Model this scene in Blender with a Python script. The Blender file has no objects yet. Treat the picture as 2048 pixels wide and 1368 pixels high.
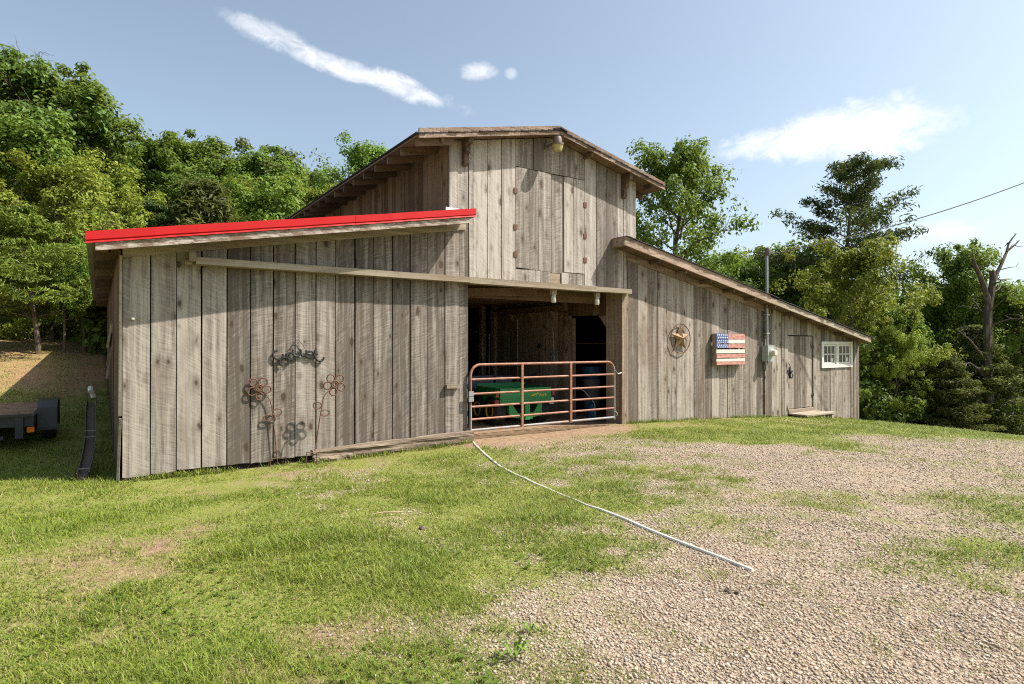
import bpy, math, random
import numpy as np
from mathutils import Vector, Matrix

random.seed(7)
RNG = np.random.default_rng(11)
scene = bpy.context.scene
COL = scene.collection

# ------------------------------------------------------------------ camera, sky, sun
YAW = math.radians(34.45)
CAM = (0.0, -9.66, 1.65)
FPX, CX, HY = 1207.0, 1024.0, 690.0        # survey of the site: focal length and horizon of the view
cam_d = bpy.data.cameras.new("camera")
cam = bpy.data.objects.new("camera", cam_d)
COL.objects.link(cam)
cam.location = CAM
cam.rotation_euler = (math.radians(90.0 + 0.285), 0, -YAW)
cam_d.sensor_width = 36.0
cam_d.lens = 36.0 * FPX / 2048.0
cam_d.clip_end = 3000
scene.camera = cam

SUN_DIR = Vector((1.4, -1.0, 2.1)).normalized()      # towards the sun
SUN_EL = math.asin(SUN_DIR.z)
SUN_AZ = math.atan2(SUN_DIR.x, SUN_DIR.y)            # clockwise from +Y
sun_d = bpy.data.lights.new("sun", 'SUN')
sun_d.energy = 5.0
sun_d.angle = math.radians(0.53)
sun_d.color = (1.0, 0.93, 0.83)
sun = bpy.data.objects.new("sun", sun_d)
COL.objects.link(sun)
sun.rotation_euler = SUN_DIR.to_track_quat('Z', 'Y').to_euler()
sun.location = (20, -20, 40)

scene.view_settings.view_transform = 'Standard'
scene.view_settings.look = 'None'
scene.view_settings.exposure = 0.8
scene.view_settings.gamma = 1.0
scene.render.engine = 'CYCLES'
cy = scene.cycles
cy.max_bounces = 7
cy.diffuse_bounces = 4
cy.glossy_bounces = 2
cy.transmission_bounces = 4
cy.transparent_max_bounces = 6
cy.caustics_reflective = False
cy.caustics_refractive = False
cy.use_denoising = False
cy.use_adaptive_sampling = False
cy.filter_width = 1.1
cy.sample_clamp_indirect = 8.0


class NT:
    """small helper round a node tree"""
    def __init__(s, tree):
        s.t = tree
        s.t.nodes.clear()

    def n(s, typ, **kw):
        nd = s.t.nodes.new(typ)
        for k, v in kw.items():
            if k.startswith('i_'):
                key = k[2:]
                key = int(key) if key.isdigit() else key.replace('_', ' ')
                s.set(nd.inputs[key], v)
            else:
                setattr(nd, k, v)
        return nd

    def set(s, sock, v):
        if isinstance(v, bpy.types.NodeSocket):
            s.t.links.new(v, sock)
        elif isinstance(v, bpy.types.Node):
            s.t.links.new(v.outputs[0], sock)
        else:
            sock.default_value = v

    def m(s, op, a, b=None, c=None, clamp=False):
        nd = s.t.nodes.new('ShaderNodeMath')
        nd.operation = op
        nd.use_clamp = clamp
        for i, v in enumerate((a, b, c)):
            if v is not None:
                s.set(nd.inputs[i], v)
        return nd.outputs[0]

    def vm(s, op, a, b=None):
        nd = s.t.nodes.new('ShaderNodeVectorMath')
        nd.operation = op
        s.set(nd.inputs[0], a)
        if b is not None:
            s.set(nd.inputs[1], b)
        return nd.outputs['Value'] if op in ('DOT_PRODUCT', 'LENGTH') else nd.outputs[0]

    def mix(s, fac, a, b, blend='MIX'):
        nd = s.t.nodes.new('ShaderNodeMix')
        nd.data_type = 'RGBA'
        nd.blend_type = blend
        s.set(nd.inputs[0], fac)
        s.set(nd.inputs[6], a)
        s.set(nd.inputs[7], b)
        return nd.outputs[2]

    def rng(s, v, a, b, c=0.0, d=1.0, smooth=False):
        nd = s.t.nodes.new('ShaderNodeMapRange')
        if smooth:
            nd.interpolation_type = 'SMOOTHSTEP'
        s.set(nd.inputs[0], v)
        for i, q in enumerate((a, b, c, d)):
            nd.inputs[i + 1].default_value = q
        return nd.outputs[0]

    def noise(s, vec, scale, detail=4.0, rough=0.55, dist=0.0):
        nd = s.t.nodes.new('ShaderNodeTexNoise')
        s.set(nd.inputs['Vector'], vec)
        nd.inputs['Scale'].default_value = scale
        nd.inputs['Detail'].default_value = detail
        nd.inputs['Roughness'].default_value = rough
        nd.inputs['Distortion'].default_value = dist
        return nd.outputs[0]


def rgba(c):
    return (c[0], c[1], c[2], 1.0)


def view_dir(px, py):
    """direction in the world of a bearing in the survey"""
    u, v = (px - CX) / FPX, (HY - py) / FPX
    return Vector((math.sin(YAW) + u * math.cos(YAW), math.cos(YAW) - u * math.sin(YAW), v)).normalized()


# world: Nishita sky with a few thin clouds that stand at fixed bearings
world = bpy.data.worlds.new("World")
scene.world = world
world.use_nodes = True
w = NT(world.node_tree)
sky = w.n('ShaderNodeTexSky', sky_type='NISHITA')
sky.sun_disc = False
sky.sun_elevation = SUN_EL
sky.sun_rotation = SUN_AZ
sky.altitude = 300
sky.air_density = 1.0
sky.dust_density = 3.2
sky.ozone_density = 1.3
wdir = w.vm('NORMALIZE', w.n('ShaderNodeTexCoord').outputs['Generated'])
n_big = w.noise(wdir, 11.0, 7.0, 0.62, 0.6)
n_fine = w.noise(w.vm('MULTIPLY', wdir, (1, 1, 1.6)), 26.0, 7.0, 0.68, 0.8)


def cloud(p0, p1, half, power, wob, dens, taper=0.0):
    """a streak between two bearings; soft edge broken up by noise"""
    d0, d1 = view_dir(*p0), view_dir(*p1)
    mid = ((d0 + d1) * 0.5).normalized()
    ax = (d1 - d0)
    ln = ax.length * 0.5
    ax.normalize()
    up = mid.cross(ax).normalized()
    rel = w.vm('SUBTRACT', wdir, tuple(mid))
    a = w.m('DIVIDE', w.vm('DOT_PRODUCT', rel, tuple(ax)), ln)
    b = w.m('DIVIDE', w.vm('DOT_PRODUCT', rel, tuple(up)), half / FPX * mid.to_2d().length)
    b = w.m('ADD', b, w.m('MULTIPLY', w.m('SUBTRACT', n_big, 0.5), wob))
    tp = w.m('ADD', 1.0, w.m('MULTIPLY', a, taper))
    b = w.m('DIVIDE', b, w.m('MAXIMUM', tp, 0.15))
    r = w.m('ADD', w.m('POWER', w.m('ABSOLUTE', a), power), w.m('MULTIPLY', b, b))
    r = w.m('ADD', r, w.m('MULTIPLY', w.m('SUBTRACT', n_fine, 0.5), 2.4))
    front = w.m('GREATER_THAN', w.vm('DOT_PRODUCT', wdir, tuple(mid)), 0.5)
    return w.m('MULTIPLY', w.m('MULTIPLY', w.rng(r, 1.35, -0.5, 0.0, 1.0, True), dens), front)


clouds = [cloud((505, 70), (925, 218), 20, 2, 2.0, 0.9, 0.1),
          cloud((440, 22), (610, 90), 17, 2, 2.4, 0.6),
          cloud((740, 130), (850, 175), 9, 2, 2.0, 0.3),
          cloud((918, 141), (998, 142), 17, 3, 1.2, 0.75, -0.2),
          cloud((1008, 145), (1036, 146), 12, 2, 1.0, 0.45),
          cloud((1430, 296), (1905, 244), 44, 2.5, 1.4, 1.0, 0.35),
          cloud((1700, 290), (1850, 290), 24, 2, 1.6, 0.6),
          cloud((1790, 470), (1990, 462), 22, 2, 1.4, 0.5),
          cloud((1480, 520), (1600, 500), 26, 2, 1.4, 0.4),
          cloud((2350, 330), (2750, 300), 60, 3, 1.6, 0.5),
          cloud((-700, 250), (-260, 330), 40, 3, 1.6, 0.6)]
tot = clouds[0]
for cl in clouds[1:]:
    tot = w.m('ADD', tot, cl)
tot = w.m('MINIMUM', tot, 1.0)
skycol = w.mix(0.32, sky.outputs[0], w.n('ShaderNodeHueSaturation', i_Saturation=0.15, i_Color=sky.outputs[0]).outputs[0])
skycol = w.mix(1.0, skycol, (0.955, 1.02, 1.0, 1), 'MULTIPLY')
skycol = w.mix(tot, skycol, (6.0, 6.0, 6.1, 1))
bg = w.n('ShaderNodeBackground', i_Color=skycol, i_Strength=0.118)
wo = w.n('ShaderNodeOutputWorld', i_Surface=bg)


# ------------------------------------------------------------------ survey helpers
S_, C_ = math.sin(YAW), math.cos(YAW)


def P(px, py, Y=0.0):
    """the point of the vertical plane y = Y seen at a bearing"""
    u = (px - CX) / FPX
    t = (Y - CAM[1]) / (C_ - u * S_)
    return Vector(((S_ + u * C_) * t, Y, CAM[2] + (HY - py) / FPX * t))


def at_depth(px, py, d):
    u = (px - CX) / FPX
    return Vector(((S_ + u * C_) * d, CAM[1] + (C_ - u * S_) * d, CAM[2] + (HY - py) / FPX * d))


# ------------------------------------------------------------------ terrain heights
def vnoise(x, y, seed=0):
    x = np.asarray(x, float)
    y = np.asarray(y, float)
    xi, yi = np.floor(x).astype(np.int64), np.floor(y).astype(np.int64)
    fx, fy = x - xi, y - yi
    fx, fy = fx * fx * (3 - 2 * fx), fy * fy * (3 - 2 * fy)

    def h(a, b):
        q = (a * 374761393 + b * 668265263 + seed * 1442695041) & 0xffffffff
        q = ((q ^ (q >> 13)) * 1274126177) & 0xffffffff
        return ((q ^ (q >> 16)) & 0xffff) / 65535.0
    return (h(xi, yi) * (1 - fx) + h(xi + 1, yi) * fx) * (1 - fy) + (h(xi, yi + 1) * (1 - fx) + h(xi + 1, yi + 1) * fx) * fy


def fbm(x, y, oct=4, seed=0):
    s, a, t = 0, 0.5, 0
    for i in range(oct):
        s = s + a * vnoise(x * 2 ** i, y * 2 ** i, seed + i)
        t += a
        a *= 0.55
    return s / t


BX = [-200, -30, -5, 0.2, 1.9, 3.2, 4.6, 5.6, 9.6, 13, 16, 18.2, 20.1, 26, 34, 60, 400]
BZ = [2.0, 1.0, -0.15, -0.18, -0.20, -0.18, -0.15, -0.11, -0.10, -0.22, -0.36, -0.55, -0.78, -1.45, -2.6, -6.0, -14.0]


def sstep(a, b, x):
    t = np.clip((x - a) / (b - a), 0, 1)
    return t * t * (3 - 2 * t)


def height(x, y):
    x = np.asarray(x, float)
    y = np.asarray(y, float)
    z = np.interp(x, BX, BZ)
    hill = 0.175 * np.maximum(0, y - 3.6) * sstep(3.0, 7.0, y)
    hill = np.minimum(hill, 1.7 + 0.10 * np.maximum(0, y - 13))
    hill = hill * (1 - sstep(2.0, 24.0, x))
    hill = np.minimum(hill, 7.0)
    front = sstep(-1.0, -4.0, y) * (1 - sstep(8, 16, x))
    z = z * (1 - 0.7 * front) + 0.0
    z = z + hill + 0.05 * (fbm(x * 0.6, y * 0.6, 3, 5) - 0.5) + 0.02 * (fbm(x * 3, y * 3, 2, 9) - 0.5)
    inside = sstep(0.05, 0.5, y) * sstep(0.2, 0.6, x) * (1 - sstep(19.7, 20.1, x)) * (1 - sstep(18.5, 20, y))
    z = z * (1 - inside) + inside * (-0.12 - 0.5 * sstep(10, 20, x))
    return z


def hz(x, y):
    return float(height(x, y))


def ground_hit(px, py):
    u, v = (px - CX) / FPX, (HY - py) / FPX
    t = 3.0
    for _ in range(400):
        X, Y, Z = (S_ + u * C_) * t, CAM[1] + (C_ - u * S_) * t, CAM[2] + v * t
        if Z <= hz(X, Y) or t > 60:
            break
        t += max(0.02, (Z - hz(X, Y)) * 0.4)
    return X, Y


# ------------------------------------------------------------------ mesh building
WLOC = {}


def tag(o, label=None, cat=None, group=None, kind=None):
    if label:
        o['label'] = label
    if cat:
        o['category'] = cat
    if group:
        o['group'] = group
    if kind:
        o['kind'] = kind
    return o


def empty(name, loc, label, cat, group=None):
    o = bpy.data.objects.new(name, None)
    o.empty_display_size = 0.2
    COL.objects.link(o)
    o.location = loc
    WLOC[o.name] = Vector(loc)
    return tag(o, label, cat, group)


def link_mesh(name, me, mat, parent=None, loc=(0, 0, 0)):
    o = bpy.data.objects.new(name, me)
    COL.objects.link(o)
    if mat is not None and not me.materials:
        me.materials.append(mat)
    o.location = loc
    WLOC[o.name] = Vector(loc)
    if parent is not None:
        o.parent = parent
        o.matrix_parent_inverse = Matrix.Translation(-WLOC[parent.name])
    return o


class MB:
    def __init__(s):
        s.v, s.f = [], []

    def add(s, vs, fs):
        b = len(s.v)
        s.v += [tuple(q) for q in vs]
        s.f += [tuple(b + i for i in f) for f in fs]
        return s

    def hexa(s, c):
        """eight corners: bottom 0-3 (ccw from above), top 4-7"""
        return s.add(c, [(3, 2, 1, 0), (4, 5, 6, 7), (0, 1, 5, 4), (1, 2, 6, 5), (2, 3, 7, 6), (3, 0, 4, 7)])

    def box(s, x0, x1, y0, y1, z0, z1):
        return s.hexa([(x0, y0, z0), (x1, y0, z0), (x1, y1, z0), (x0, y1, z0), (x0, y0, z1), (x1, y0, z1), (x1, y1, z1), (x0, y1, z1)])

    def beam(s, a, b, w, h, up=(0, 0, 1)):
        a, b = Vector(a), Vector(b)
        d = (b - a).normalized()
        sd = d.cross(Vector(up)).normalized()
        u = sd.cross(d).normalized()
        c = []
        for p in (a, b):
            c.append([p - sd * w / 2 - u * h / 2, p + sd * w / 2 - u * h / 2, p + sd * w / 2 + u * h / 2, p - sd * w / 2 + u * h / 2])
        vs = c[0] + c[1]
        return s.add(vs, [(0, 1, 2, 3), (7, 6, 5, 4), (0, 4, 5, 1), (1, 5, 6, 2), (2, 6, 7, 3), (3, 7, 4, 0)])

    def tube(s, pts, r, n=8, closed=False, cap=True):
        pts = [Vector(p) for p in pts]
        k = len(pts)
        rs = r if isinstance(r, (list, tuple)) else [r] * k
        base = len(s.v)
        prev = None
        for i, p in enumerate(pts):
            if closed:
                d = pts[(i + 1) % k] - pts[i - 1]
            else:
                d = pts[min(i + 1, k - 1)] - pts[max(i - 1, 0)]
            d.normalize()
            if prev is None:
                ref = Vector((0, 0, 1)) if abs(d.z) < 0.9 else Vector((1, 0, 0))
                a = d.cross(ref).normalized()
            else:
                a = (prev - d * prev.dot(d)).normalized()
            prev = a
            b = d.cross(a)
            for j in range(n):
                t = 2 * math.pi * j / n
                s.v.append(tuple(p + (a * math.cos(t) + b * math.sin(t)) * rs[i]))
        m = k if closed else k - 1
        for i in range(m):
            for j in range(n):
                q0, q1 = base + i * n, base + ((i + 1) % k) * n
                s.f.append((q0 + j, q0 + (j + 1) % n, q1 + (j + 1) % n, q1 + j))
        if cap and not closed:
            s.f.append(tuple(base + j for j in reversed(range(n))))
            s.f.append(tuple(base + (k - 1) * n + j for j in range(n)))
        return s

    def lathe(s, prof, o, axis='Z', n=16):
        base = len(s.v)
        o = Vector(o)
        for (r, h) in prof:
            for j in range(n):
                t = 2 * math.pi * j / n
                q = {'Z': (r * math.cos(t), r * math.sin(t), h), 'Y': (r * math.cos(t), h, r * math.sin(t)), 'X': (h, r * math.cos(t), r * math.sin(t))}[axis]
                s.v.append(tuple(o + Vector(q)))
        for i in range(len(prof) - 1):
            for j in range(n):
                s.f.append((base + i * n + j, base + i * n + (j + 1) % n, base + (i + 1) * n + (j + 1) % n, base + (i + 1) * n + j))
        s.f.append(tuple(base + j for j in reversed(range(n))))
        s.f.append(tuple(base + (len(prof) - 1) * n + j for j in range(n)))
        return s

    def prism(s, poly, lo, hi, axis='Y'):
        """extrude a 2D polygon; axis Y: poly in (x,z); X: (y,z); Z: (x,y)"""
        k = len(poly)

        def pt(p, t):
            return {'Y': (p[0], t, p[1]), 'X': (t, p[0], p[1]), 'Z': (p[0], p[1], t)}[axis]
        vs = [pt(p, lo) for p in poly] + [pt(p, hi) for p in poly]
        fs = [tuple(range(k)), tuple(reversed(range(k, 2 * k)))]
        for i in range(k):
            fs.append((i, k + i, k + (i + 1) % k, (i + 1) % k))
        return s.add(vs, fs)

    def mesh(s, name, smooth=False, off=(0, 0, 0)):
        me = bpy.data.meshes.new(name)
        o = Vector(off)
        me.from_pydata([tuple(Vector(q) - o) for q in s.v], [], s.f)
        me.validate()
        import bmesh
        bm = bmesh.new()
        bm.from_mesh(me)
        bmesh.ops.recalc_face_normals(bm, faces=bm.faces)
        bm.to_mesh(me)
        bm.free()
        if smooth:
            me.polygons.foreach_set('use_smooth', [True] * len(me.polygons))
            try:
                me.set_sharp_from_angle(angle=math.radians(40))
            except Exception:
                pass
        return me

    def build(s, name, mat, parent=None, smooth=False, label=None):
        a = np.array(s.v)
        lo, hi = a.min(0), a.max(0)
        c = Vector(((lo[0] + hi[0]) / 2, (lo[1] + hi[1]) / 2, lo[2]))
        o = link_mesh(name, s.mesh(name, smooth, c), mat, parent, c)
        if label:
            o['label'] = label
        return o


def np_mesh(name, verts, faces, nper, mat, smooth=False, attrs=None):
    """fast mesh from numpy: faces is a flat array, nper the corners per face"""
    me = bpy.data.meshes.new(name)
    nv, nf = len(verts), len(faces) // nper
    me.vertices.add(nv)
    me.vertices.foreach_set('co', np.ascontiguousarray(verts, dtype=np.float32).ravel())
    me.loops.add(nf * nper)
    me.loops.foreach_set('vertex_index', np.ascontiguousarray(faces, dtype=np.int32).ravel())
    me.polygons.add(nf)
    me.polygons.foreach_set('loop_start', np.arange(0, nf * nper, nper, dtype=np.int32))
    if smooth:
        me.polygons.foreach_set('use_smooth', np.ones(nf, dtype=bool))
    for k, arr in (attrs or {}).items():
        at = me.attributes.new(k, 'FLOAT', 'POINT')
        at.data.foreach_set('value', np.ascontiguousarray(arr, dtype=np.float32))
    me.update(calc_edges=True)
    if mat:
        me.materials.append(mat)
    return me


# ------------------------------------------------------------------ materials
def new_mat(name):
    m = bpy.data.materials.new(name)
    m.use_nodes = True
    return m, NT(m.node_tree)


def finish(t, col, rough=0.8, bump=None, bstr=0.3, bdist=0.01, metal=0.0, spec=0.3, **kw):
    b = t.n('ShaderNodeBsdfPrincipled')
    t.set(b.inputs['Base Color'], col)
    t.set(b.inputs['Roughness'], rough)
    t.set(b.inputs['Metallic'], metal)
    b.inputs['Specular IOR Level'].default_value = spec
    for k, v in kw.items():
        t.set(b.inputs[k.replace('_', ' ')], v)
    if bump is not None:
        bn = t.n('ShaderNodeBump', i_Strength=bstr, i_Distance=bdist, i_Height=bump)
        t.set(b.inputs['Normal'], bn.outputs[0])
    t.n('ShaderNodeOutputMaterial', i_Surface=b)


def wood(name, light, dark, stain, axis='Z', knots=1.0, saw=1.0, stain_amt=0.4, var=0.32, rough=0.85):
    m, t = new_mat(name)
    oc = t.n('ShaderNodeTexCoord').outputs['Object']
    rnd = t.n('ShaderNodeObjectInfo').outputs['Random']
    off = t.n('ShaderNodeCombineXYZ', i_X=t.m('MULTIPLY', rnd, 47.0), i_Y=t.m('MULTIPLY', rnd, 31.0), i_Z=t.m('MULTIPLY', rnd, 83.0))
    if axis == 'X':
        sp = t.n('ShaderNodeSeparateXYZ', i_0=oc)
        oc = t.n('ShaderNodeCombineXYZ', i_X=sp.outputs[2], i_Y=sp.outputs[1], i_Z=sp.outputs[0]).outputs[0]
    elif axis == 'Y':
        sp = t.n('ShaderNodeSeparateXYZ', i_0=oc)
        oc = t.n('ShaderNodeCombineXYZ', i_X=sp.outputs[0], i_Y=sp.outputs[2], i_Z=sp.outputs[1]).outputs[0]
    v = t.vm('ADD', oc, off)
    warp = t.n('ShaderNodeTexNoise', i_Vector=t.vm('MULTIPLY', v, (2.0, 2.0, 1.2)), i_Scale=1.0, i_Detail=2.0)
    vw = t.vm('ADD', v, t.vm('MULTIPLY', t.vm('SUBTRACT', warp.outputs['Color'], (0.5, 0.5, 0.5)), (0.05, 0.05, 0.0)))
    g1 = t.noise(t.vm('MULTIPLY', vw, (95, 95, 2.0)), 1.0, 5, 0.65)
    g2 = t.noise(t.vm('MULTIPLY', vw, (15, 15, 0.45)), 1.0, 4, 0.6)
    g3 = t.noise(t.vm('MULTIPLY', v, (3.2, 3.2, 0.8)), 1.0, 4, 0.6)
    # circular saw marks: fine slanted bands
    sv = t.vm('ADD', v, t.vm('MULTIPLY', warp.outputs['Color'], (0, 0, 0.12)))
    sd = t.n('ShaderNodeSeparateXYZ', i_0=sv)
    tilt = t.m('MULTIPLY', t.m('SUBTRACT', rnd, 0.45), 1.6)
    band = t.m('ADD', sd.outputs[2], t.m('MULTIPLY', sd.outputs[0], tilt))
    sw = t.noise(t.n('ShaderNodeCombineXYZ', i_X=t.m('MULTIPLY', band, 55.0), i_Y=t.m('MULTIPLY', sd.outputs[0], 4.0), i_Z=0.0).outputs[0], 1.0, 3, 0.7)
    # knots
    kx = t.n('ShaderNodeSeparateXYZ', i_0=t.vm('ADD', v, t.vm('MULTIPLY', warp.outputs['Color'], (0.04, 0.0, 0.06))))
    vo = t.n('ShaderNodeTexVoronoi', voronoi_dimensions='2D', i_Scale=1.0,
             i_Vector=t.n('ShaderNodeCombineXYZ', i_X=t.m('MULTIPLY', t.m('ADD', kx.outputs[0], kx.outputs[1]), 3.6), i_Y=t.m('MULTIPLY', kx.outputs[2], 1.7)).outputs[0])
    vo.inputs['Randomness'].default_value = 1.0
    kd = t.m('ADD', vo.outputs['Distance'], t.m('MULTIPLY', t.n('ShaderNodeSeparateColor', i_0=vo.outputs['Color']).outputs[1], 0.26))
    kd = t.m('ADD', kd, t.m('MULTIPLY', t.m('SUBTRACT', t.noise(v, 16.0, 3, 0.6), 0.5), 0.16))
    knot = t.rng(kd, 0.165, 0.10, 0, 1, True)
    halo = t.rng(kd, 0.36, 0.12, 0, 1, True)
    tone = t.m('ADD', t.m('MULTIPLY', g1, 0.48), t.m('MULTIPLY', t.m('ADD', t.m('MULTIPLY', t.m('SUBTRACT', g2, 0.5), 1.55), 0.5), 0.56))
    tone = t.m('ADD', tone, t.m('MULTIPLY', t.m('SUBTRACT', sw, 0.5), 0.60 * saw))
    tone = t.m('ADD', tone, t.m('MULTIPLY', t.m('SUBTRACT', rnd, 0.5), var))
    fac = t.rng(tone, 0.34, 0.72)
    col = t.mix(fac, rgba(dark), rgba(light))
    col = t.mix(t.m('MULTIPLY', t.rng(g3, 0.47, 0.66, 0, 1, True), stain_amt), col, rgba(stain))
    col = t.mix(t.m('MULTIPLY', halo, 0.55 * knots), col, rgba([q * 0.8 for q in stain]))
    col = t.mix(t.m('MULTIPLY', knot, 0.85 * knots), col, rgba((dark[0] * 0.5, dark[1] * 0.42, dark[2] * 0.36)))
    hgt = t.m('ADD', t.m('MULTIPLY', g1, 0.6), t.m('MULTIPLY', sw, 0.5 * saw))
    finish(t, col, rough, hgt, 0.45, 0.006)
    return m


M = {}
GREY_L, GREY_D, STAIN = (0.37, 0.325, 0.282), (0.10, 0.082, 0.066), (0.13, 0.095, 0.070)
M['plank'] = wood('weathered_plank', GREY_L, GREY_D, STAIN)
M['plank_right'] = wood('weathered_plank_brown', (0.38, 0.332, 0.285), (0.105, 0.083, 0.067), (0.15, 0.098, 0.064), stain_amt=0.55)
M['plank_gable'] = wood('weathered_plank_pale', (0.445, 0.40, 0.355), (0.148, 0.124, 0.104), STAIN, stain_amt=0.25)
M['beam'] = wood('grey_beam', (0.42, 0.36, 0.28), (0.19, 0.15, 0.105), (0.22, 0.15, 0.09), axis='X', knots=0.6, saw=0.4)
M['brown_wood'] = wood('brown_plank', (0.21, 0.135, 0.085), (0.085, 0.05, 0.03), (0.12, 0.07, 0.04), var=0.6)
M['brown_beam_x'] = wood('brown_beam', (0.19, 0.125, 0.08), (0.075, 0.046, 0.028), (0.10, 0.06, 0.035), axis='X', knots=0.4)
M['brown_beam_y'] = wood('brown_beam_deep', (0.21, 0.14, 0.095), (0.08, 0.05, 0.032), (0.10, 0.06, 0.035), axis='Y', knots=0.4)
M['fascia'] = wood('peeling_fascia', (0.40, 0.30, 0.23), (0.11, 0.07, 0.05), (0.17, 0.10, 0.065), axis='X', stain_amt=0.6, knots=0.3)
M['rough_timber'] = wood('rotten_timber', (0.33, 0.26, 0.19), (0.06, 0.042, 0.03), (0.15, 0.10, 0.065), axis='X', saw=0.3)
M['inner_wood'] = wood('inner_plank', (0.40, 0.315, 0.235), (0.17, 0.125, 0.085), (0.18, 0.12, 0.075))


def flaky(name, a, b, scale, thr=0.5, rough=0.6, metal=0.0, stretch=(1, 1, 1), bstr=0.3):
    m, t = new_mat(name)
    oc = t.vm('MULTIPLY', t.n('ShaderNodeTexCoord').outputs['Object'], stretch)
    n1 = t.noise(oc, scale, 6, 0.65)
    n2 = t.noise(oc, scale * 5, 4, 0.6)
    f = t.rng(t.m('ADD', n1, t.m('MULTIPLY', t.m('SUBTRACT', n2, 0.5), 0.4)), thr - 0.07, thr + 0.07)
    c = t.mix(f, rgba(a), rgba(b))
    c = t.mix(t.m('MULTIPLY', n2, 0.5), c, rgba([q * 0.6 for q in a]))
    finish(t, c, rough, n2, bstr, 0.004, metal)
    return m


M['peel'] = flaky('peeling_white_paint', (0.20, 0.135, 0.095), (0.52, 0.47, 0.42), 9, 0.52, 0.75, stretch=(0.5, 1, 2))
M['rust'] = flaky('rusty_iron', (0.10, 0.045, 0.028), (0.19, 0.10, 0.068), 22, 0.5, 0.75)
M['gate_rust'] = flaky('rusty_gate_tube', (0.29, 0.125, 0.078), (0.40, 0.235, 0.17), 7, 0.55, 0.5, stretch=(0.6, 1, 1))
M['gate_steel'] = flaky('galvanised_tube', (0.27, 0.27, 0.275), (0.32, 0.19, 0.13), 4, 0.53, 0.55, 0.1)
M['dark_iron'] = flaky('dark_iron', (0.022, 0.024, 0.028), (0.05, 0.045, 0.042), 30, 0.55, 0.55)
M['star_rust'] = flaky('rusty_star', (0.27, 0.135, 0.06), (0.40, 0.27, 0.16), 12, 0.5, 0.7, 0.0)
M['galv'] = flaky('galvanised_steel', (0.42, 0.43, 0.43), (0.33, 0.33, 0.33), 9, 0.55, 0.4, 0.6)
M['meter_grey'] = flaky('meter_box_paint', (0.40, 0.43, 0.41), (0.35, 0.38, 0.36), 6, 0.5, 0.5)
M['flag_red'] = flaky('worn_red_paint', (0.40, 0.10, 0.08), (0.56, 0.34, 0.28), 7, 0.46, 0.8, stretch=(0.8, 1, 3.5))
M['flag_white'] = flaky('worn_white_paint', (0.70, 0.66, 0.58), (0.56, 0.49, 0.41), 7, 0.60, 0.8, stretch=(0.8, 1, 3.5))
M['flag_blue'] = flaky('worn_blue_paint', (0.055, 0.095, 0.27), (0.12, 0.17, 0.36), 9, 0.55, 0.8, stretch=(0.8, 1, 3.5))
M['pallet_wood'] = wood('pallet_wood', (0.42, 0.33, 0.22), (0.2, 0.15, 0.1), STAIN, axis='X')
M['win_white'] = flaky('window_white', (0.72, 0.70, 0.66), (0.60, 0.56, 0.50), 12, 0.58, 0.6)


def plain(name, c, rough=0.6, metal=0.0, spec=0.4, nscale=14, amt=0.25, **kw):
    m, t = new_mat(name)
    n1 = t.noise(t.n('ShaderNodeTexCoord').outputs['Object'], nscale, 5, 0.6)
    col = t.mix(t.m('MULTIPLY', t.rng(n1, 0.35, 0.75), amt), rgba(c), rgba([q * 0.55 + 0.02 for q in c]))
    finish(t, col, t.m('ADD', rough, t.m('MULTIPLY', t.m('SUBTRACT', n1, 0.5), 0.2)), n1, 0.08, 0.004, metal, spec, **kw)
    return m


M['red_metal'] = plain('red_roof_trim', (0.47, 0.010, 0.012), 0.55, 0.0, 0.2, 2.0, 0.25)
M['white_flash'] = plain('white_flashing', (0.78, 0.78, 0.78), 0.4)
M['shingle'] = plain('asphalt_shingle', (0.035, 0.032, 0.035), 0.9, nscale=40)
M['tin'] = plain('roof_tin', (0.45, 0.45, 0.45), 0.45, 0.5)
M['black_paint'] = plain('black_paint', (0.022, 0.025, 0.032), 0.38, spec=0.5)
M['rubber'] = plain('tyre_rubber', (0.022, 0.022, 0.022), 0.85, nscale=40)
M['utv_green'] = plain('utility_green', (0.018, 0.22, 0.055), 0.4, spec=0.5)
M['utv_yellow'] = plain('utility_yellow', (0.62, 0.44, 0.02), 0.4)
M['seat'] = plain('grey_seat_vinyl', (0.10, 0.12, 0.15), 0.55)
M['bulb_glass'] = plain('frosted_jar', (0.55, 0.52, 0.46), 0.25)
M['lamp_brown'] = plain('lamp_housing', (0.15, 0.11, 0.09), 0.5)
M['lens'] = plain('amber_lens', (0.62, 0.52, 0.22), 0.2, Transmission_Weight=0.35)
M['orange_lens'] = plain('orange_lens', (0.75, 0.16, 0.01), 0.25)
M['red_lens'] = plain('red_lens', (0.24, 0.045, 0.035), 0.4)
M['white_plastic'] = plain('white_plastic', (0.70, 0.66, 0.58), 0.6, amt=0.75, nscale=5)
M['blue_plastic'] = plain('blue_plastic', (0.02, 0.10, 0.22), 0.45)
M['grey_plastic'] = plain('grey_bin', (0.14, 0.14, 0.14), 0.6)
M['gutter'] = plain('old_brown_gutter', (0.13, 0.095, 0.075), 0.5, nscale=6, amt=0.6)
M['wire'] = plain('black_wire', (0.012, 0.012, 0.012), 0.7)
M['rope'] = plain('rope', (0.20, 0.13, 0.08), 0.9)
M['tool_wood'] = wood('tool_handle', (0.45, 0.34, 0.22), (0.28, 0.19, 0.11), STAIN, knots=0)
M['deck_wood'] = wood('trailer_deck', (0.34, 0.20, 0.12), (0.17, 0.09, 0.055), (0.14, 0.075, 0.045), axis='Y')
M['paper'] = plain('paper', (0.6, 0.58, 0.5), 0.9)
m_, t_ = new_mat('window_glass')
finish(t_, (0.03, 0.035, 0.035, 1), 0.06, spec=0.6)
M['glass'] = m_


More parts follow.
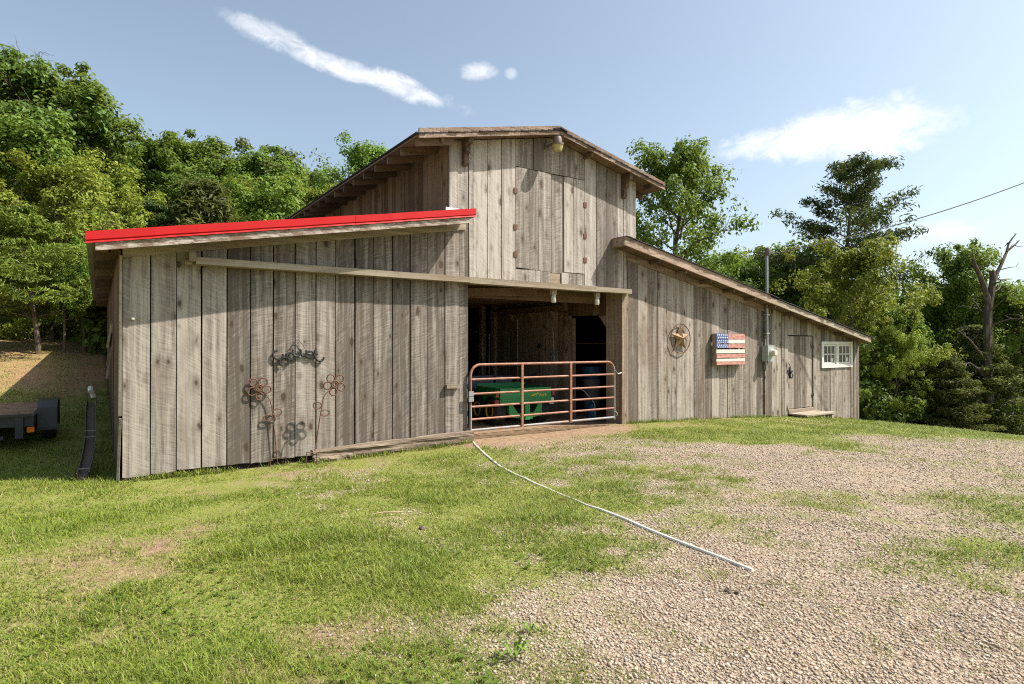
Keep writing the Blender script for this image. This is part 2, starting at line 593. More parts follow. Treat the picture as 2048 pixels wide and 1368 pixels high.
def leafmat(name, a, b, trans=0.38, rough=0.55):
    m, t = new_mat(name)
    ri = t.n('ShaderNodeNewGeometry').outputs['Random Per Island']
    obr = t.n('ShaderNodeObjectInfo').outputs['Random']
    oc = t.n('ShaderNodeTexCoord').outputs['Object']
    n1 = t.noise(oc, 0.55, 3, 0.6)
    f = t.m('ADD', t.m('MULTIPLY', ri, 0.55), t.m('MULTIPLY', t.rng(n1, 0.3, 0.7), 0.6))
    c = t.mix(f, rgba(a), rgba(b))
    hs = t.n('ShaderNodeHueSaturation', i_Hue=t.m('ADD', 0.488, t.m('MULTIPLY', obr, 0.022)), i_Value=t.m('ADD', 0.80, t.m('MULTIPLY', obr, 0.45)), i_Color=c)
    d = t.n('ShaderNodeBsdfPrincipled', i_Roughness=rough)
    d.inputs['Specular IOR Level'].default_value = 0.22
    t.set(d.inputs['Base Color'], hs.outputs[0])
    tr = t.n('ShaderNodeBsdfTranslucent', i_Color=t.mix(0.5, hs.outputs[0], (0.22, 0.26, 0.03, 1)))
    mx = t.n('ShaderNodeMixShader', i_0=trans, i_1=d.outputs[0], i_2=tr.outputs[0])
    t.n('ShaderNodeOutputMaterial', i_Surface=mx.outputs[0])
    return m


M['leaf_green'] = leafmat('leaf_green', (0.072, 0.148, 0.020), (0.185, 0.28, 0.040))
M['leaf_dark'] = leafmat('leaf_dark', (0.050, 0.105, 0.020), (0.13, 0.21, 0.038))
M['leaf_yellow'] = leafmat('leaf_yellow', (0.15, 0.21, 0.024), (0.30, 0.345, 0.050))
M['leaf_olive'] = leafmat('leaf_olive', (0.05, 0.066, 0.02), (0.125, 0.14, 0.042))
M['leaf_pine'] = leafmat('leaf_pine', (0.034, 0.064, 0.02), (0.085, 0.125, 0.036), 0.2)
M['leaf_softpine'] = leafmat('leaf_soft_pine', (0.095, 0.155, 0.020), (0.21, 0.275, 0.040), 0.3)
M['bark'] = flaky('bark', (0.10, 0.075, 0.055), (0.17, 0.135, 0.105), 8, 0.5, 0.9, stretch=(1, 1, 0.25), bstr=0.8)
M['dead_bark'] = flaky('dead_bark', (0.075, 0.058, 0.048), (0.19, 0.155, 0.13), 5, 0.55, 0.9, stretch=(1, 1, 0.3), bstr=0.8)

# grass, gravel and ground
m_, t_ = new_mat('grass_blade')
ri = t_.n('ShaderNodeNewGeometry').outputs['Random Per Island']
pos = t_.n('ShaderNodeNewGeometry').outputs['Position']
n1 = t_.noise(pos, 0.9, 4, 0.6)
dry = t_.n('ShaderNodeAttribute', attribute_name='dry').outputs['Fac']
c = t_.mix(t_.m('POWER', ri, 1.3), (0.078, 0.140, 0.010, 1), (0.240, 0.298, 0.032, 1))
c = t_.mix(t_.m('MULTIPLY', t_.rng(n1, 0.35, 0.65), 0.5), c, (0.25, 0.27, 0.045, 1))
c = t_.mix(dry, c, (0.42, 0.34, 0.18, 1))
d = t_.n('ShaderNodeBsdfPrincipled', i_Roughness=0.55)
d.inputs['Specular IOR Level'].default_value = 0.3
t_.set(d.inputs['Base Color'], c)
tr = t_.n('ShaderNodeBsdfTranslucent', i_Color=c)
t_.n('ShaderNodeOutputMaterial', i_Surface=t_.n('ShaderNodeMixShader', i_0=0.3, i_1=d.outputs[0], i_2=tr.outputs[0]).outputs[0])
M['grass'] = m_

m_, t_ = new_mat('gravel_stone')
ri = t_.n('ShaderNodeNewGeometry').outputs['Random Per Island']
ramp = t_.n('ShaderNodeValToRGB', i_Fac=ri)
ramp.color_ramp.elements[0].color = (0.19, 0.155, 0.12, 1)
ramp.color_ramp.elements[1].color = (0.49, 0.425, 0.345, 1)
for p_, c_ in ((0.3, (0.37, 0.275, 0.195, 1)), (0.55, (0.31, 0.262, 0.21, 1)), (0.8, (0.43, 0.335, 0.245, 1))):
    e_ = ramp.color_ramp.elements.new(p_)
    e_.color = c_
finish(t_, ramp.outputs[0], 0.85)
M['stone'] = m_

m_, t_ = new_mat('ground')
pos = t_.n('ShaderNodeNewGeometry').outputs['Position']
g = t_.n('ShaderNodeAttribute', attribute_name='grass').outputs['Fac']
lit = t_.n('ShaderNodeAttribute', attribute_name='litter').outputs['Fac']
grv = t_.n('ShaderNodeAttribute', attribute_name='gravel').outputs['Fac']
nA = t_.noise(pos, 1.3, 5, 0.65)
nB = t_.noise(pos, 14, 5, 0.65)
nC = t_.noise(pos, 90, 4, 0.6)
soil = t_.mix(t_.rng(nB, 0.3, 0.7), (0.165, 0.105, 0.065, 1), (0.34, 0.235, 0.15, 1))
vor = t_.n('ShaderNodeTexVoronoi', i_Vector=pos, i_Scale=46.0)
peb = t_.mix(t_.n('ShaderNodeSeparateColor', i_0=vor.outputs['Color']).outputs[0], (0.24, 0.19, 0.142, 1), (0.46, 0.39, 0.305, 1))
peb = t_.mix(t_.rng(vor.outputs['Distance'], 0.35, 0.75), peb, (0.17, 0.12, 0.085, 1))
peb = t_.mix(t_.m('MULTIPLY', t_.rng(nA, 0.45, 0.7), 0.35), peb, (0.37, 0.27, 0.19, 1))
base = t_.mix(grv, soil, peb)
th = t_.mix(t_.rng(nC, 0.3, 0.7), (0.10, 0.135, 0.02, 1), (0.24, 0.265, 0.055, 1))
th = t_.mix(t_.m('MULTIPLY', t_.rng(nB, 0.42, 0.7), 0.6), th, (0.28, 0.21, 0.12, 1))
gm = t_.rng(t_.m('ADD', g, t_.m('MULTIPLY', t_.m('SUBTRACT', nB, 0.5), 0.9)), 0.35, 0.75)
base = t_.mix(gm, base, th)
lt = t_.mix(t_.rng(nC, 0.3, 0.7), (0.24, 0.115, 0.055, 1), (0.42, 0.25, 0.135, 1))
base = t_.mix(t_.m('MULTIPLY', lit, t_.rng(nB, 0.3, 0.6, 0.25, 1.0)), base, lt)
hg = t_.m('ADD', t_.m('MULTIPLY', nC, 0.5), t_.m('MULTIPLY', t_.m('SUBTRACT', 1.0, vor.outputs['Distance']), t_.m('MULTIPLY', grv, 0.8)))
finish(t_, base, 0.95, hg, 0.8, 0.02, spec=0.15)
M['ground'] = m_

# ------------------------------------------------------------------ ground cover field
CTRL = """50 1000 .9;50 1100 .8;50 1200 .75;60 1330 .85;200 1000 .9;240 1085 .5;330 1095 .45;190 1160 .65;300 1200 .95;300 1340 .8;450 1000 .85;
450 1100 .95;450 1250 .95;550 957 .5;620 952 .55;700 965 .6;800 1000 .9;700 1100 1;650 1200 1;800 1150 .9;850 1052 .7;900 950 .9;930 905 .8;1000 930 .6;
900 1060 .8;1000 1000 .95;1100 1020 .95;1000 1100 .85;900 1200 .9;1000 1170 .75;1100 1110 .7;800 1280 .7;700 1330 .65;620 1290 .6;900 1290 .62;
980 1240 .6;860 1360 .6;1020 1330 .5;1100 1220 .28;1200 1170 .2;1190 1080 .7;1250 1100 .4;1270 1000 .8;1200 960 .65;1350 960 .6;1450 970 .5;1530 990 .45;
1300 920 .38;1250 892 .35;1100 880 .1;1000 885 .18;1050 870 .06;1180 905 .4;1400 1030 .4;1450 1080 .22;1300 1080 .22;1350 1120 .14;1300 1250 .16;1260 1240 .34;
1400 1200 .06;1500 1150 .08;1600 1030 .25;1650 1000 .38;1730 1005 .42;1550 1060 .15;1700 1080 .15;1750 1050 .38;1850 1060 .42;1800 1130 .32;1870 1150 .36;
1950 1080 .5;2040 1050 .5;2000 970 .35;1990 1150 .2;1900 1230 .25;2000 1250 .15;1700 1200 .04;1600 1300 .02;1800 1330 .02;2000 1360 .02;1400 1340 .05;
1150 1340 .25;1200 1300 .1;1500 905 .05;1700 920 .05;1800 950 .04;1900 905 .14;1600 960 .05;1350 895 .15;1430 898 .1;1560 900 .04;1300 862 1;1400 865 1;1500 865 1;1600 868 1;
1700 862 1;1800 862 1;1950 868 .9;1880 868 .9;2040 862 .95;1990 886 .2;1260 866 .7;1230 862 .4;50 900 1;150 930 1;100 940 1;150 960 1;600 930 .8;800 895 .8;400 950 .8;1400 878 .95;1620 884 .9;1500 884 .9;1720 882 .4;1800 884 .3;1850 890 .2"""
cp = []
for row in CTRL.replace('\n', '').split(';'):
    a_, b_, g_ = [float(q) for q in row.split()]
    X_, Y_ = ground_hit(a_, b_)
    cp.append((X_, Y_, g_ * 1.08 if 0.1 < g_ < 0.55 and a_ > 1000 else g_))
cp = np.array(cp)


def grass_field(x, y):
    x = np.asarray(x, float)
    y = np.asarray(y, float)
    out = np.empty(x.shape)
    xs, ys, o = x.ravel(), y.ravel(), out.ravel()
    for i in range(0, len(xs), 20000):
        dx = xs[i:i + 20000, None] - cp[None, :, 0]
        dy = ys[i:i + 20000, None] - cp[None, :, 1]
        wgt = 1.0 / (dx * dx + dy * dy + 0.02) ** 1.6
        o[i:i + 20000] = (wgt * cp[None, :, 2]).sum(1) / wgt.sum(1)
    g = o.reshape(x.shape)
    g = g + 0.62 * (fbm(x * 1.3, y * 1.3, 4, 21) - 0.44) + 0.75 * (fbm(x * 4.5, y * 4.5, 3, 33) - 0.5)
    lit = litter_field(x, y)
    g = np.where(y > 3, np.minimum(g, 1 - 0.75 * lit), g)
    inside = (y > 0.03) & (x > 0.24) & (x < 20.1) & (y < 18)
    g = np.where(inside, 0, g)
    # worn earth at the gateway
    gate = np.exp(-((x - 7.6) / 2.0) ** 2 - ((y + 0.35) / 0.55) ** 2)
    g = g * (1 - 0.9 * np.clip(gate, 0, 1))
    return np.clip(g, 0, 1)


def litter_field(x, y):
    left = 1 - sstep(1.5, 5.0, x)
    a = sstep(6.2, 8.5, y + 1.6 * (fbm(x * 0.7, y * 0.7, 3, 3) - 0.5)) * left
    return np.clip(a * (0.55 + 0.9 * (fbm(x * 1.2, y * 1.2, 3, 8) - 0.3)), 0, 1)


def gravel_field(x, y):
    # crushed stone of the yard: everything the control points call thin grass, east of the worn lawn
    a = sstep(-0.3, 1.3, (x - 0.9) + 0.55 * (y + 7.2) * 0 + 0.8 * (fbm(x, y, 3, 51) - 0.5))
    near = 1 - sstep(-2.2, -0.6, y + 0.05 * (x - 10))
    return np.clip(a * near, 0, 1)


def axis(lo, hi, fine_lo, fine_hi, step):
    a = list(np.arange(fine_lo, fine_hi + 1e-6, step))
    s, v = step, fine_hi
    while v < hi:
        s *= 1.22
        v = min(hi, v + s)
        a.append(v)
    s, v = step, fine_lo
    while v > lo:
        s *= 1.22
        v = max(lo, v - s)
        a.insert(0, v)
    return np.array(a)


gx, gy = axis(-420, 520, -3, 16, 0.1), axis(-300, 620, -9, 1, 0.1)
XX, YY = np.meshgrid(gx, gy)
ZZ = height(XX, YY)
GR = grass_field(XX, YY)
LI = litter_field(XX, YY)
GV = gravel_field(XX, YY)
nx, ny = len(gx), len(gy)
idx = np.arange(nx * ny).reshape(ny, nx)
quads = np.stack([idx[:-1, :-1], idx[:-1, 1:], idx[1:, 1:], idx[1:, :-1]], -1).reshape(-1)
gm_ = np_mesh('ground', np.stack([XX, YY, ZZ], -1).reshape(-1, 3), quads, 4, M['ground'], True,
              {'grass': GR.ravel(), 'litter': LI.ravel(), 'gravel': GV.ravel()})
ground = link_mesh('ground', gm_, M['ground'])
tag(ground, 'mown lawn, worn earth and tan crushed stone in front of the barn', 'ground', kind='structure')

# ------------------------------------------------------------------ the barn
barn = empty('barn', (7.6, 0, -0.1), 'weathered grey board barn with tall gable, lean-to wings and red roof trim', 'barn')
BL = 18.0                                  # length front to back


def zl(x):
    return 2.915 + 0.178 * (x + 0.107)     # underside of the west lean-to roof


def zg(x):
    return 5.19 + 0.2167 * ((x - 4.466) if x < 7.57 else (10.67 - x))


def zr(x):
    return 3.80 - 0.1915 * (x - 9.28)      # underside of the east lean-to roof


def plank(x0, x1, z0, ztop, mat, parent, y=0.0, th=0.028, gap=0.011, jag=0.009, top_flat=None):
    e = random.uniform(-0.007, 0.008)
    g0, g1 = gap * random.uniform(0.3, 1.0), gap * random.uniform(0.3, 1.0)
    zf = ztop if callable(ztop) else (lambda q: ztop)
    a, b = x0 + g0, x1 - g1
    lean = random.uniform(-0.003, 0.003)
    yb, yf = y + th, y - e
    m = MB()
    # five stations along the foot so the sawn end is uneven
    k = 4
    xs = [a + (b - a) * i / k for i in range(k + 1)]
    zb = [z0 + random.uniform(-jag, jag) for _ in xs]
    for yy in (yf, yb):
        for i, x in enumerate(xs):
            m.v.append((x, yy, zb[i]))
        for i, x in enumerate(xs):
            m.v.append((x + lean, yy, zf(x)))
    n = k + 1
    for i in range(k):
        m.f.append((i, i + 1, n + i + 1, n + i))
        m.f.append((2 * n + i + 1, 2 * n + i, 3 * n + i, 3 * n + i + 1))
        m.f.append((i + 1, i, 2 * n + i, 2 * n + i + 1))
        m.f.append((n + i, n + i + 1, 3 * n + i + 1, 3 * n + i))
    m.f.append((0, n, 3 * n, 2 * n))
    m.f.append((k, 2 * n + k, 3 * n + k, n + k))
    return m.build('plank', mat, parent)


LX = [0.27, 0.60, 0.91, 1.23, 1.56, 1.88, 2.21, 2.53, 2.85, 3.17, 3.49, 3.81, 4.15, 4.48, 4.81, 5.16, 5.45, 5.645]
LB = [-0.14, -0.13, -0.105, -0.105, -0.11, -0.12, -0.10, -0.09, -0.06, -0.02, 0, 0, 0, 0, 0, 0, 0]
for i in range(len(LX) - 1):
    plank(LX[i], LX[i + 1], LB[i], lambda q: zl(q) - 0.005, M['plank'], barn, gap=0.013, jag=0.007)
GX = [5.24, 5.42, 5.645, 5.75, 6.07, 6.38, 6.71, 6.82, 7.15, 7.47, 7.80, 8.12, 8.49, 8.82, 9.13, 9.44, 9.63, 9.74, 10.03]
for i in range(len(GX) - 1):
    a, b = GX[i], GX[i + 1]
    z0 = 2.88
    if b <= 5.66:
        z0 = zl(b) + 0.02
    if a >= 9.73:
        z0 = zr(a) - 0.06
    if a >= 6.70 and b <= 8.5:
        plank(a, b, 5.145, lambda q: zg(q) - 0.004, M['plank_gable'], barn, jag=0.004)
    else:
        plank(a, b, z0, lambda q: zg(q) - 0.004, M['plank_gable'], barn)
for a, b in ((6.71, 7.03), (7.03, 7.32), (7.32, 7.58), (7.86, 8.06), (8.06, 8.28), (8.28, 8.49)):
    plank(a, b, 2.88, 3.14, M['plank_gable'], barn)
plank(7.58, 7.86, 2.885, 3.11, M['pallet_wood'], barn, y=0.02)
RX = [9.75, 10.08, 10.40, 10.74, 11.05, 11.38, 11.71, 12.03, 12.36, 12.69, 13.01, 13.34, 13.66, 14.02, 14.33, 14.62, 14.93]
for i in range(len(RX) - 1):
    plank(RX[i], RX[i + 1], hz(RX[i], -0.02) - 0.05, lambda q: zr(q) - 0.004, M['plank_right'], barn)
R2 = [15.10, 15.30, 15.54, 15.78, 15.92, 16.08]
for i in range(len(R2) - 1):
    plank(R2[i], R2[i + 1], hz(R2[i], -0.02) - 0.05, lambda q: zr(q) - 0.004, M['plank_right'], barn)
for a, b in ((16.08, 16.41), (16.41, 16.73), (16.73, 17.07), (17.07, 17.40)):
    plank(a, b, 1.93, lambda q: zr(q) - 0.004, M['plank_right'], barn, jag=0.003)
WX0, WX1, WZ0, WZ1 = 17.86, 19.58, 0.99, 1.735
R3 = [17.40, 17.63, 17.86, 18.03, 18.36, 18.71, 19.06, 19.36, 19.58, 19.78, 19.95, 20.12]
for i in range(len(R3) - 1):
    a, b = R3[i], R3[i + 1]
    if a >= WX0 - 0.01 and b <= WX1 + 0.01:
        plank(a, b, hz(a, -0.02) - 0.06, WZ0, M['plank_right'], barn)
        plank(a, b, WZ1, lambda q: zr(q) - 0.004, M['plank_right'], barn, jag=0.002)
    else:
        plank(a, b, hz(a, -0.02) - 0.06, lambda q: zr(q) - 0.004, M['plank_right'], barn)
# trim boards on the front
MB().hexa([(14.935, -0.03, -0.4), (15.095, -0.03, -0.4), (15.095, 0.03, -0.4), (14.935, 0.03, -0.4),
           (14.935, -0.03, zr(14.935) - 0.01), (15.095, -0.03, zr(15.095) - 0.01), (15.095, 0.03, zr(15.095) - 0.01), (14.935, 0.03, zr(14.935) - 0.01)]).build('corner_board', M['plank_right'], barn)


def slant(name, x0, x1, zf, lo, hi, y0, y1, mat, parent=barn):
    return MB().hexa([(x0, y0, zf(x0) + lo), (x1, y0, zf(x1) + lo), (x1, y1, zf(x1) + lo), (x0, y1, zf(x0) + lo),
                      (x0, y0, zf(x0) + hi), (x1, y0, zf(x1) + hi), (x1, y1, zf(x1) + hi), (x0, y1, zf(x0) + hi)]).build(name, mat, parent)


slant('frieze_board', 0.27, 5.58, zl, -0.155, -0.008, -0.034, -0.006, M['beam'])
slant('frieze_board', 9.72, 14.93, zr, -0.165, -0.008, -0.034, -0.006, M['fascia'])
# west corner: a leaning corner board and the timbers behind it
MB().hexa([(0.205, -0.02, -0.17), (0.235, -0.05, -0.17), (0.245, 0.07, -0.17), (0.215, 0.10, -0.17),
           (0.235, -0.025, 0.66), (0.262, -0.05, 0.66), (0.268, 0.06, 0.66), (0.24, 0.09, 0.66)]).build('corner_board', M['beam'], barn)
MB().hexa([(0.225, -0.03, 0.70), (0.262, -0.05, 0.70), (0.268, 0.08, 0.70), (0.232, 0.10, 0.70),
           (0.235, -0.03, 2.85), (0.265, -0.05, 2.85), (0.27, 0.06, 2.85), (0.24, 0.09, 2.85)]).build('corner_board', M['beam'], barn)
MB().box(0.30, 0.42, 0.04, 0.16, -0.17, 2.9).build('corner_post', M['inner_wood'], barn)
# side wall of the west wing
y = 0.10
while y < BL:
    d = random.uniform(0.24, 0.30)
    mb = MB()
    e = random.uniform(-0.006, 0.006)
    mb.box(0.225 + e, 0.255 + e, y + 0.004, min(BL, y + d) - 0.004, hz(0.1, y) - 0.12 + random.uniform(0, 0.06), zl(0.24) - 0.01)
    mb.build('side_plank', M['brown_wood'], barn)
    y += d
for q in range(3):
    yy = (2.3, 3.0, 2.5)[q]
    MB().beam((0.19, yy, (2.02, 1.62, 1.85)[q]), (0.13, yy + 0.12, (1.62, 1.08, 1.3)[q]), 0.03, 0.14, (0, 1, 0)).build('loose_board', M['beam'], barn)
# upper side walls of the nave
y = 0.03
while y < BL:
    d = random.uniform(0.17, 0.26)
    e = random.uniform(-0.006, 0.006)
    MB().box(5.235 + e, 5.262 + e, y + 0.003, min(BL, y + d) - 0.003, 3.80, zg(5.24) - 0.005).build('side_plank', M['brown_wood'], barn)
    y += d
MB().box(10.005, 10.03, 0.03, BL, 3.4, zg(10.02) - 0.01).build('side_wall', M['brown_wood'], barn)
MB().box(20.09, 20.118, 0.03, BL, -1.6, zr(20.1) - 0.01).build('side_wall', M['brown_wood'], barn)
# back wall with daylight between some of its boards
x = 0.25
while x < 20.1:
    d = random.uniform(0.26, 0.34)
    x1 = min(20.1, x + d)
    top = zl(x) if x < 5.2 else (zg(x) if x < 10.0 else zr(x))
    gp = 0.02 if 16.5 < x < 19 else 0.002
    MB().box(x + 0.001, x1 - gp, BL - 0.03, BL, -1.2, top - 0.02).build('back_plank', M['inner_wood'], barn)
    x = x1

# --- main roof
rf = MB()
for (xa, xb) in ((4.466, 7.57), (10.67, 7.57)):
    rf.hexa([(xa, -0.27, 5.205), (xb, -0.27, 5.878), (xb, BL + 0.3, 5.878), (xa, BL + 0.3, 5.205),
             (xa, -0.27, 5.235), (xb, -0.27, 5.908), (xb, BL + 0.3, 5.908), (xa, BL + 0.3, 5.235)])
roof = rf.build('roof', M['brown_beam_y'], barn)
for side in (0, 1):
    nC_ = 20
    for i in range(nC_):
        t0, t1 = i / nC_, (i + 1.25) / nC_
        t1 = min(t1, 1.02)
        xa, xb = 4.43, 7.57
        f = (lambda q: q) if side == 0 else (lambda q: 15.136 - q)
        p0, p1 = xa + (xb - xa) * t0, xa + (xb - xa) * t1
        z0 = 5.24 + 0.2167 * (p0 - 4.466)
        z1 = 5.24 + 0.2167 * (p1 - 4.466)
        y0 = -0.335 + random.uniform(-0.012, 0.012)
        MB().hexa([(f(p0), y0, z0 + 0.012), (f(p1), y0, z1), (f(p1), BL + 0.32, z1), (f(p0), BL + 0.32, z0 + 0.012),
                   (f(p0), y0, z0 + 0.030), (f(p1), y0, z1 + 0.008), (f(p1), BL + 0.32, z1 + 0.008), (f(p0), BL + 0.32, z0 + 0.030)]).build('shingle_course', M['shingle'], roof)
y = -0.36
while y < BL + 0.3:
    MB().prism([(7.40, 5.905), (7.57, 5.955), (7.74, 5.905), (7.74, 5.925), (7.57, 5.98), (7.40, 5.925)], y, y + 0.32).build('ridge_shingle', M['shingle'], roof)
    y += 0.30
# rake boards (fascia) on the gable, in two lengths each side
for a, b in ((4.50, 6.60), (6.603, 7.568)):
    slant('rake_board', a, b, lambda q: 5.19 + 0.2167 * (q - 4.466), -0.02, 0.15 if a < 6 else 0.152, -0.315, -0.275, M['fascia'])
slant('rake_board', 7.572, 10.64, lambda q: 5.19 + 0.2167 * (10.67 - q), -0.02, 0.15, -0.315, -0.275, M['fascia'])
# soffit rafters out of the west side wall and across the gable
y = -0.20
while y < BL:
    MB().hexa([(4.50, y, 5.07), (5.23, y, 5.228), (5.23, y + 0.05, 5.228), (4.50, y + 0.05, 5.07),
               (4.50, y, 5.205), (5.23, y, 5.363), (5.23, y + 0.05, 5.363), (4.50, y + 0.05, 5.205)]).build('rafter', M['brown_beam_x'], roof)
    y += 0.62
y = 0.35
while y < BL:
    MB().hexa([(10.04, y, 5.205), (10.62, y, 5.08), (10.62, y + 0.05, 5.08), (10.04, y + 0.05, 5.205),
               (10.04, y, 5.325), (10.62, y, 5.205), (10.62, y + 0.05, 5.205), (10.04, y + 0.05, 5.325)]).build('rafter', M['brown_beam_x'], roof)
    y += 0.62
for xx in (4.95, 8.45, 10.25):
    MB().box(xx, xx + 0.05, -0.27, -0.01, zg(xx + 0.02) - 0.09, zg(xx + 0.02) - 0.01).build('lookout', M['brown_beam_y'], roof)


def bracket(x, z):
    prof = [(0.0, 0.0), (0.0, -0.50), (-0.06, -0.50), (-0.085, -0.44), (-0.10, -0.36), (-0.085, -0.30), (-0.115, -0.285), (-0.15, -0.26), (-0.155, -0.20), (-0.13, -0.16),
            (-0.16, -0.14), (-0.25, -0.135), (-0.265, -0.11), (-0.27, 0.0)]
    MB().prism([(p[0] - 0.008, z + p[1]) for p in prof], x - 0.045, x + 0.045, 'X').build('eave_bracket', M['brown_beam_y'], barn)


bracket(5.55, 5.44)
bracket(9.60, 5.40)

# --- west lean-to roof with red trim
lr = MB()
lr.hexa([(-0.06, -0.50, zl(-0.06)), (5.50, -0.50, zl(5.50)), (5.50, -0.005, zl(5.50)), (-0.06, -0.005, zl(-0.06)),
         (-0.06, -0.50, zl(-0.06) + 0.03), (5.50, -0.50, zl(5.50) + 0.03), (5.50, -0.005, zl(5.50) + 0.03), (-0.06, -0.005, zl(-0.06) + 0.03)])
lr.hexa([(-0.06, -0.003, zl(-0.06)), (5.23, -0.003, zl(5.23)), (5.23, BL + 0.2, zl(5.23)), (-0.06, BL + 0.2, zl(-0.06)),
         (-0.06, -0.003, zl(-0.06) + 0.03), (5.23, -0.003, zl(5.23) + 0.03), (5.23, BL + 0.2, zl(5.23) + 0.03), (-0.06, BL + 0.2, zl(-0.06) + 0.03)])
lroof = lr.build('lean_to_roof', M['brown_beam_y'], barn)
# corrugated sheet
n = int((BL + 0.7) / 0.03)
cv = []
for i in range(n + 1):
    yy = -0.53 + i * 0.03
    dz = 0.012 * math.cos(2 * math.pi * i / 3.0)
    cv += [(-0.13, yy, zl(-0.13) + 0.055 + dz), (5.22, yy, zl(5.22) + 0.055 + dz)]
fa = []
for i in range(n):
    fa += [2 * i, 2 * i + 1, 2 * i + 3, 2 * i + 2]
link_mesh('corrugated_sheet', np_mesh('corrugated_sheet', np.array(cv), np.array(fa), 4, M['tin'], True), M['tin'], lroof)


def redtrim(x0, x1, e=0.0):
    m = MB()
    prof = [(-0.56 - e, 0.005), (-0.545 - e, 0.035), (-0.56 - e, 0.045), (-0.56 - e, 0.15), (-0.40, 0.155), (-0.40, 0.148), (-0.552 - e, 0.142), (-0.552 - e, 0.05), (-0.535 - e, 0.036), (-0.55 - e, 0.005)]
    k = len(prof)
    ns = 14
    for q in range(ns + 1):
        x = x0 + (x1 - x0) * q / ns
        dy, dz = random.uniform(-0.004, 0.004), random.uniform(-0.003, 0.003)
        m.v += [(x, p[0] + (dy if p[0] < -0.5 else 0), zl(x) + p[1] - 0.005 + dz) for p in prof]
    for q in range(ns):
        for i in range(k):
            m.f.append((q * k + i, q * k + (i + 1) % k, (q + 1) * k + (i + 1) % k, (q + 1) * k + i))
    m.f.append(tuple(range(k)))
    m.f.append(tuple(reversed(range(ns * k, (ns + 1) * k))))
    return m.build('red_rake_trim', M['red_metal'], lroof)


redtrim(-0.13, 3.33)
redtrim(3.30, 5.48, 0.004)
slant('rake_board', -0.03, 5.36, zl, -0.10, -0.003, -0.535, -0.495, M['peel'])
for yy in (-0.48, 0.3):
    pass
y = 0.10
for xx in (0.02, 0.14):
    MB().box(xx, xx + 0.09, -0.49, BL, zl(xx) - 0.028, zl(xx) - 0.004).build('soffit_board', M['brown_beam_y'], lroof)
y = -0.30
while y < BL:
    y += 0.6
    MB().hexa([(-0.05, y, zl(-0.05) - 0.12), (0.22, y, zl(0.22) - 0.13), (0.22, y + 0.045, zl(0.22) - 0.13), (-0.05, y + 0.045, zl(-0.05) - 0.12),
               (-0.05, y, zl(-0.05) - 0.03), (0.22, y, zl(0.22) - 0.03), (0.22, y + 0.045, zl(0.22) - 0.03), (-0.05, y + 0.045, zl(-0.05) - 0.03)]).build('rafter', M['brown_beam_x'], lroof)
MB().box(5.14, 5.40, -0.075, -0.06, zl(5.2) + 0.14, zl(5.2) + 0.27).build('flashing', M['white_flash'], barn)

# --- east lean-to roof
er = MB()
er.hexa([(9.30, -0.36, zr(9.30)), (20.17, -0.36, zr(20.17)), (20.17, -0.005, zr(20.17)), (9.30, -0.005, zr(9.30)),
         (9.30, -0.36, zr(9.30) + 0.03), (20.17, -0.36, zr(20.17) + 0.03), (20.17, -0.005, zr(20.17) + 0.03), (9.30, -0.005, zr(9.30) + 0.03)])
er.hexa([(10.03, -0.003, zr(10.03)), (20.17, -0.003, zr(20.17)), (20.17, BL + 0.2, zr(20.17)), (10.03, BL + 0.2, zr(10.03)),
         (10.03, -0.003, zr(10.03) + 0.03), (20.17, -0.003, zr(20.17) + 0.03), (20.17, BL + 0.2, zr(20.17) + 0.03), (10.03, BL + 0.2, zr(10.03) + 0.03)])
eroof = er.build('lean_to_roof', M['brown_beam_y'], barn)
slant('rake_board', 9.28, 14.62, zr, -0.015, 0.175, -0.41, -0.365, M['fascia'])
slant('rake_board', 14.625, 20.02, zr, -0.012, 0.135, -0.412, -0.365, M['beam'])
MB().box(9.26, 9.30, -0.40, -0.01, zr(9.28) - 0.02, zr(9.28) + 0.17).build('rake_return', M['fascia'], barn)
i = 0
xx = 20.19
while xx > 9.35:
    xn = xx - 0.145
    y0 = -0.445 + random.uniform(-0.015, 0.01)
    lo, hi = max(9.27, xn - 0.03), xx
    za, zb_ = zr(hi) + 0.155 if hi > 14.6 else zr(hi) + 0.185, zr(lo) + 0.145 if lo > 14.6 else zr(lo) + 0.175
    if 14.4 < lo < 14.9:
        za, zb_ = zr(hi) + 0.185, zr(lo) + 0.175
    yb = BL + 0.2 if lo > 10.05 else -0.035
    MB().hexa([(lo, y0, zb_), (hi, y0, za), (hi, yb, za), (lo, yb, zb_),
               (lo, y0, zb_ + 0.01), (hi, y0, za + 0.02), (hi, yb, za + 0.02), (lo, yb, zb_ + 0.01)]).build('shingle_course', M['shingle'], eroof)
    xx = xn
for xx in np.arange(10.4, 20.0, 0.9):
    MB().box(xx, xx + 0.045, -0.36, -0.035, zr(xx) - 0.085, zr(xx) - 0.022).build('lookout', M['brown_beam_y'], eroof)

# --- lintel and track over the opening and along the west wall
MB().box(1.13, 5.57, -0.21, -0.008, 2.785, 2.885).build('track_beam', M['beam'], barn)
tb = MB().box(1.04, 1.128, -0.235, -0.007, 2.82, 2.965)
tb.lathe([(0.0, -0.09), (0.05, -0.09), (0.05, 0.0), (0.0, 0.0)], (1.085, -0.12, 2.815), 'X', 10)
tb.build('track_end', M['beam'], barn)
MB().box(5.572, 8.66, -0.20, 0.03, 2.775, 2.885).build('lintel', M['beam'], barn)
MB().box(8.662, 9.70, -0.195, 0.03, 2.78, 2.88).build('lintel', M['beam'], barn)
MB().box(9.555, 9.745, -0.035, 0.05, -0.15, 2.785).build('jamb', M['inner_wood'], barn)
MB().box(5.16, 5.42, -0.075, -0.012, 0.865, 0.935).build('handle', M['beam'], barn)

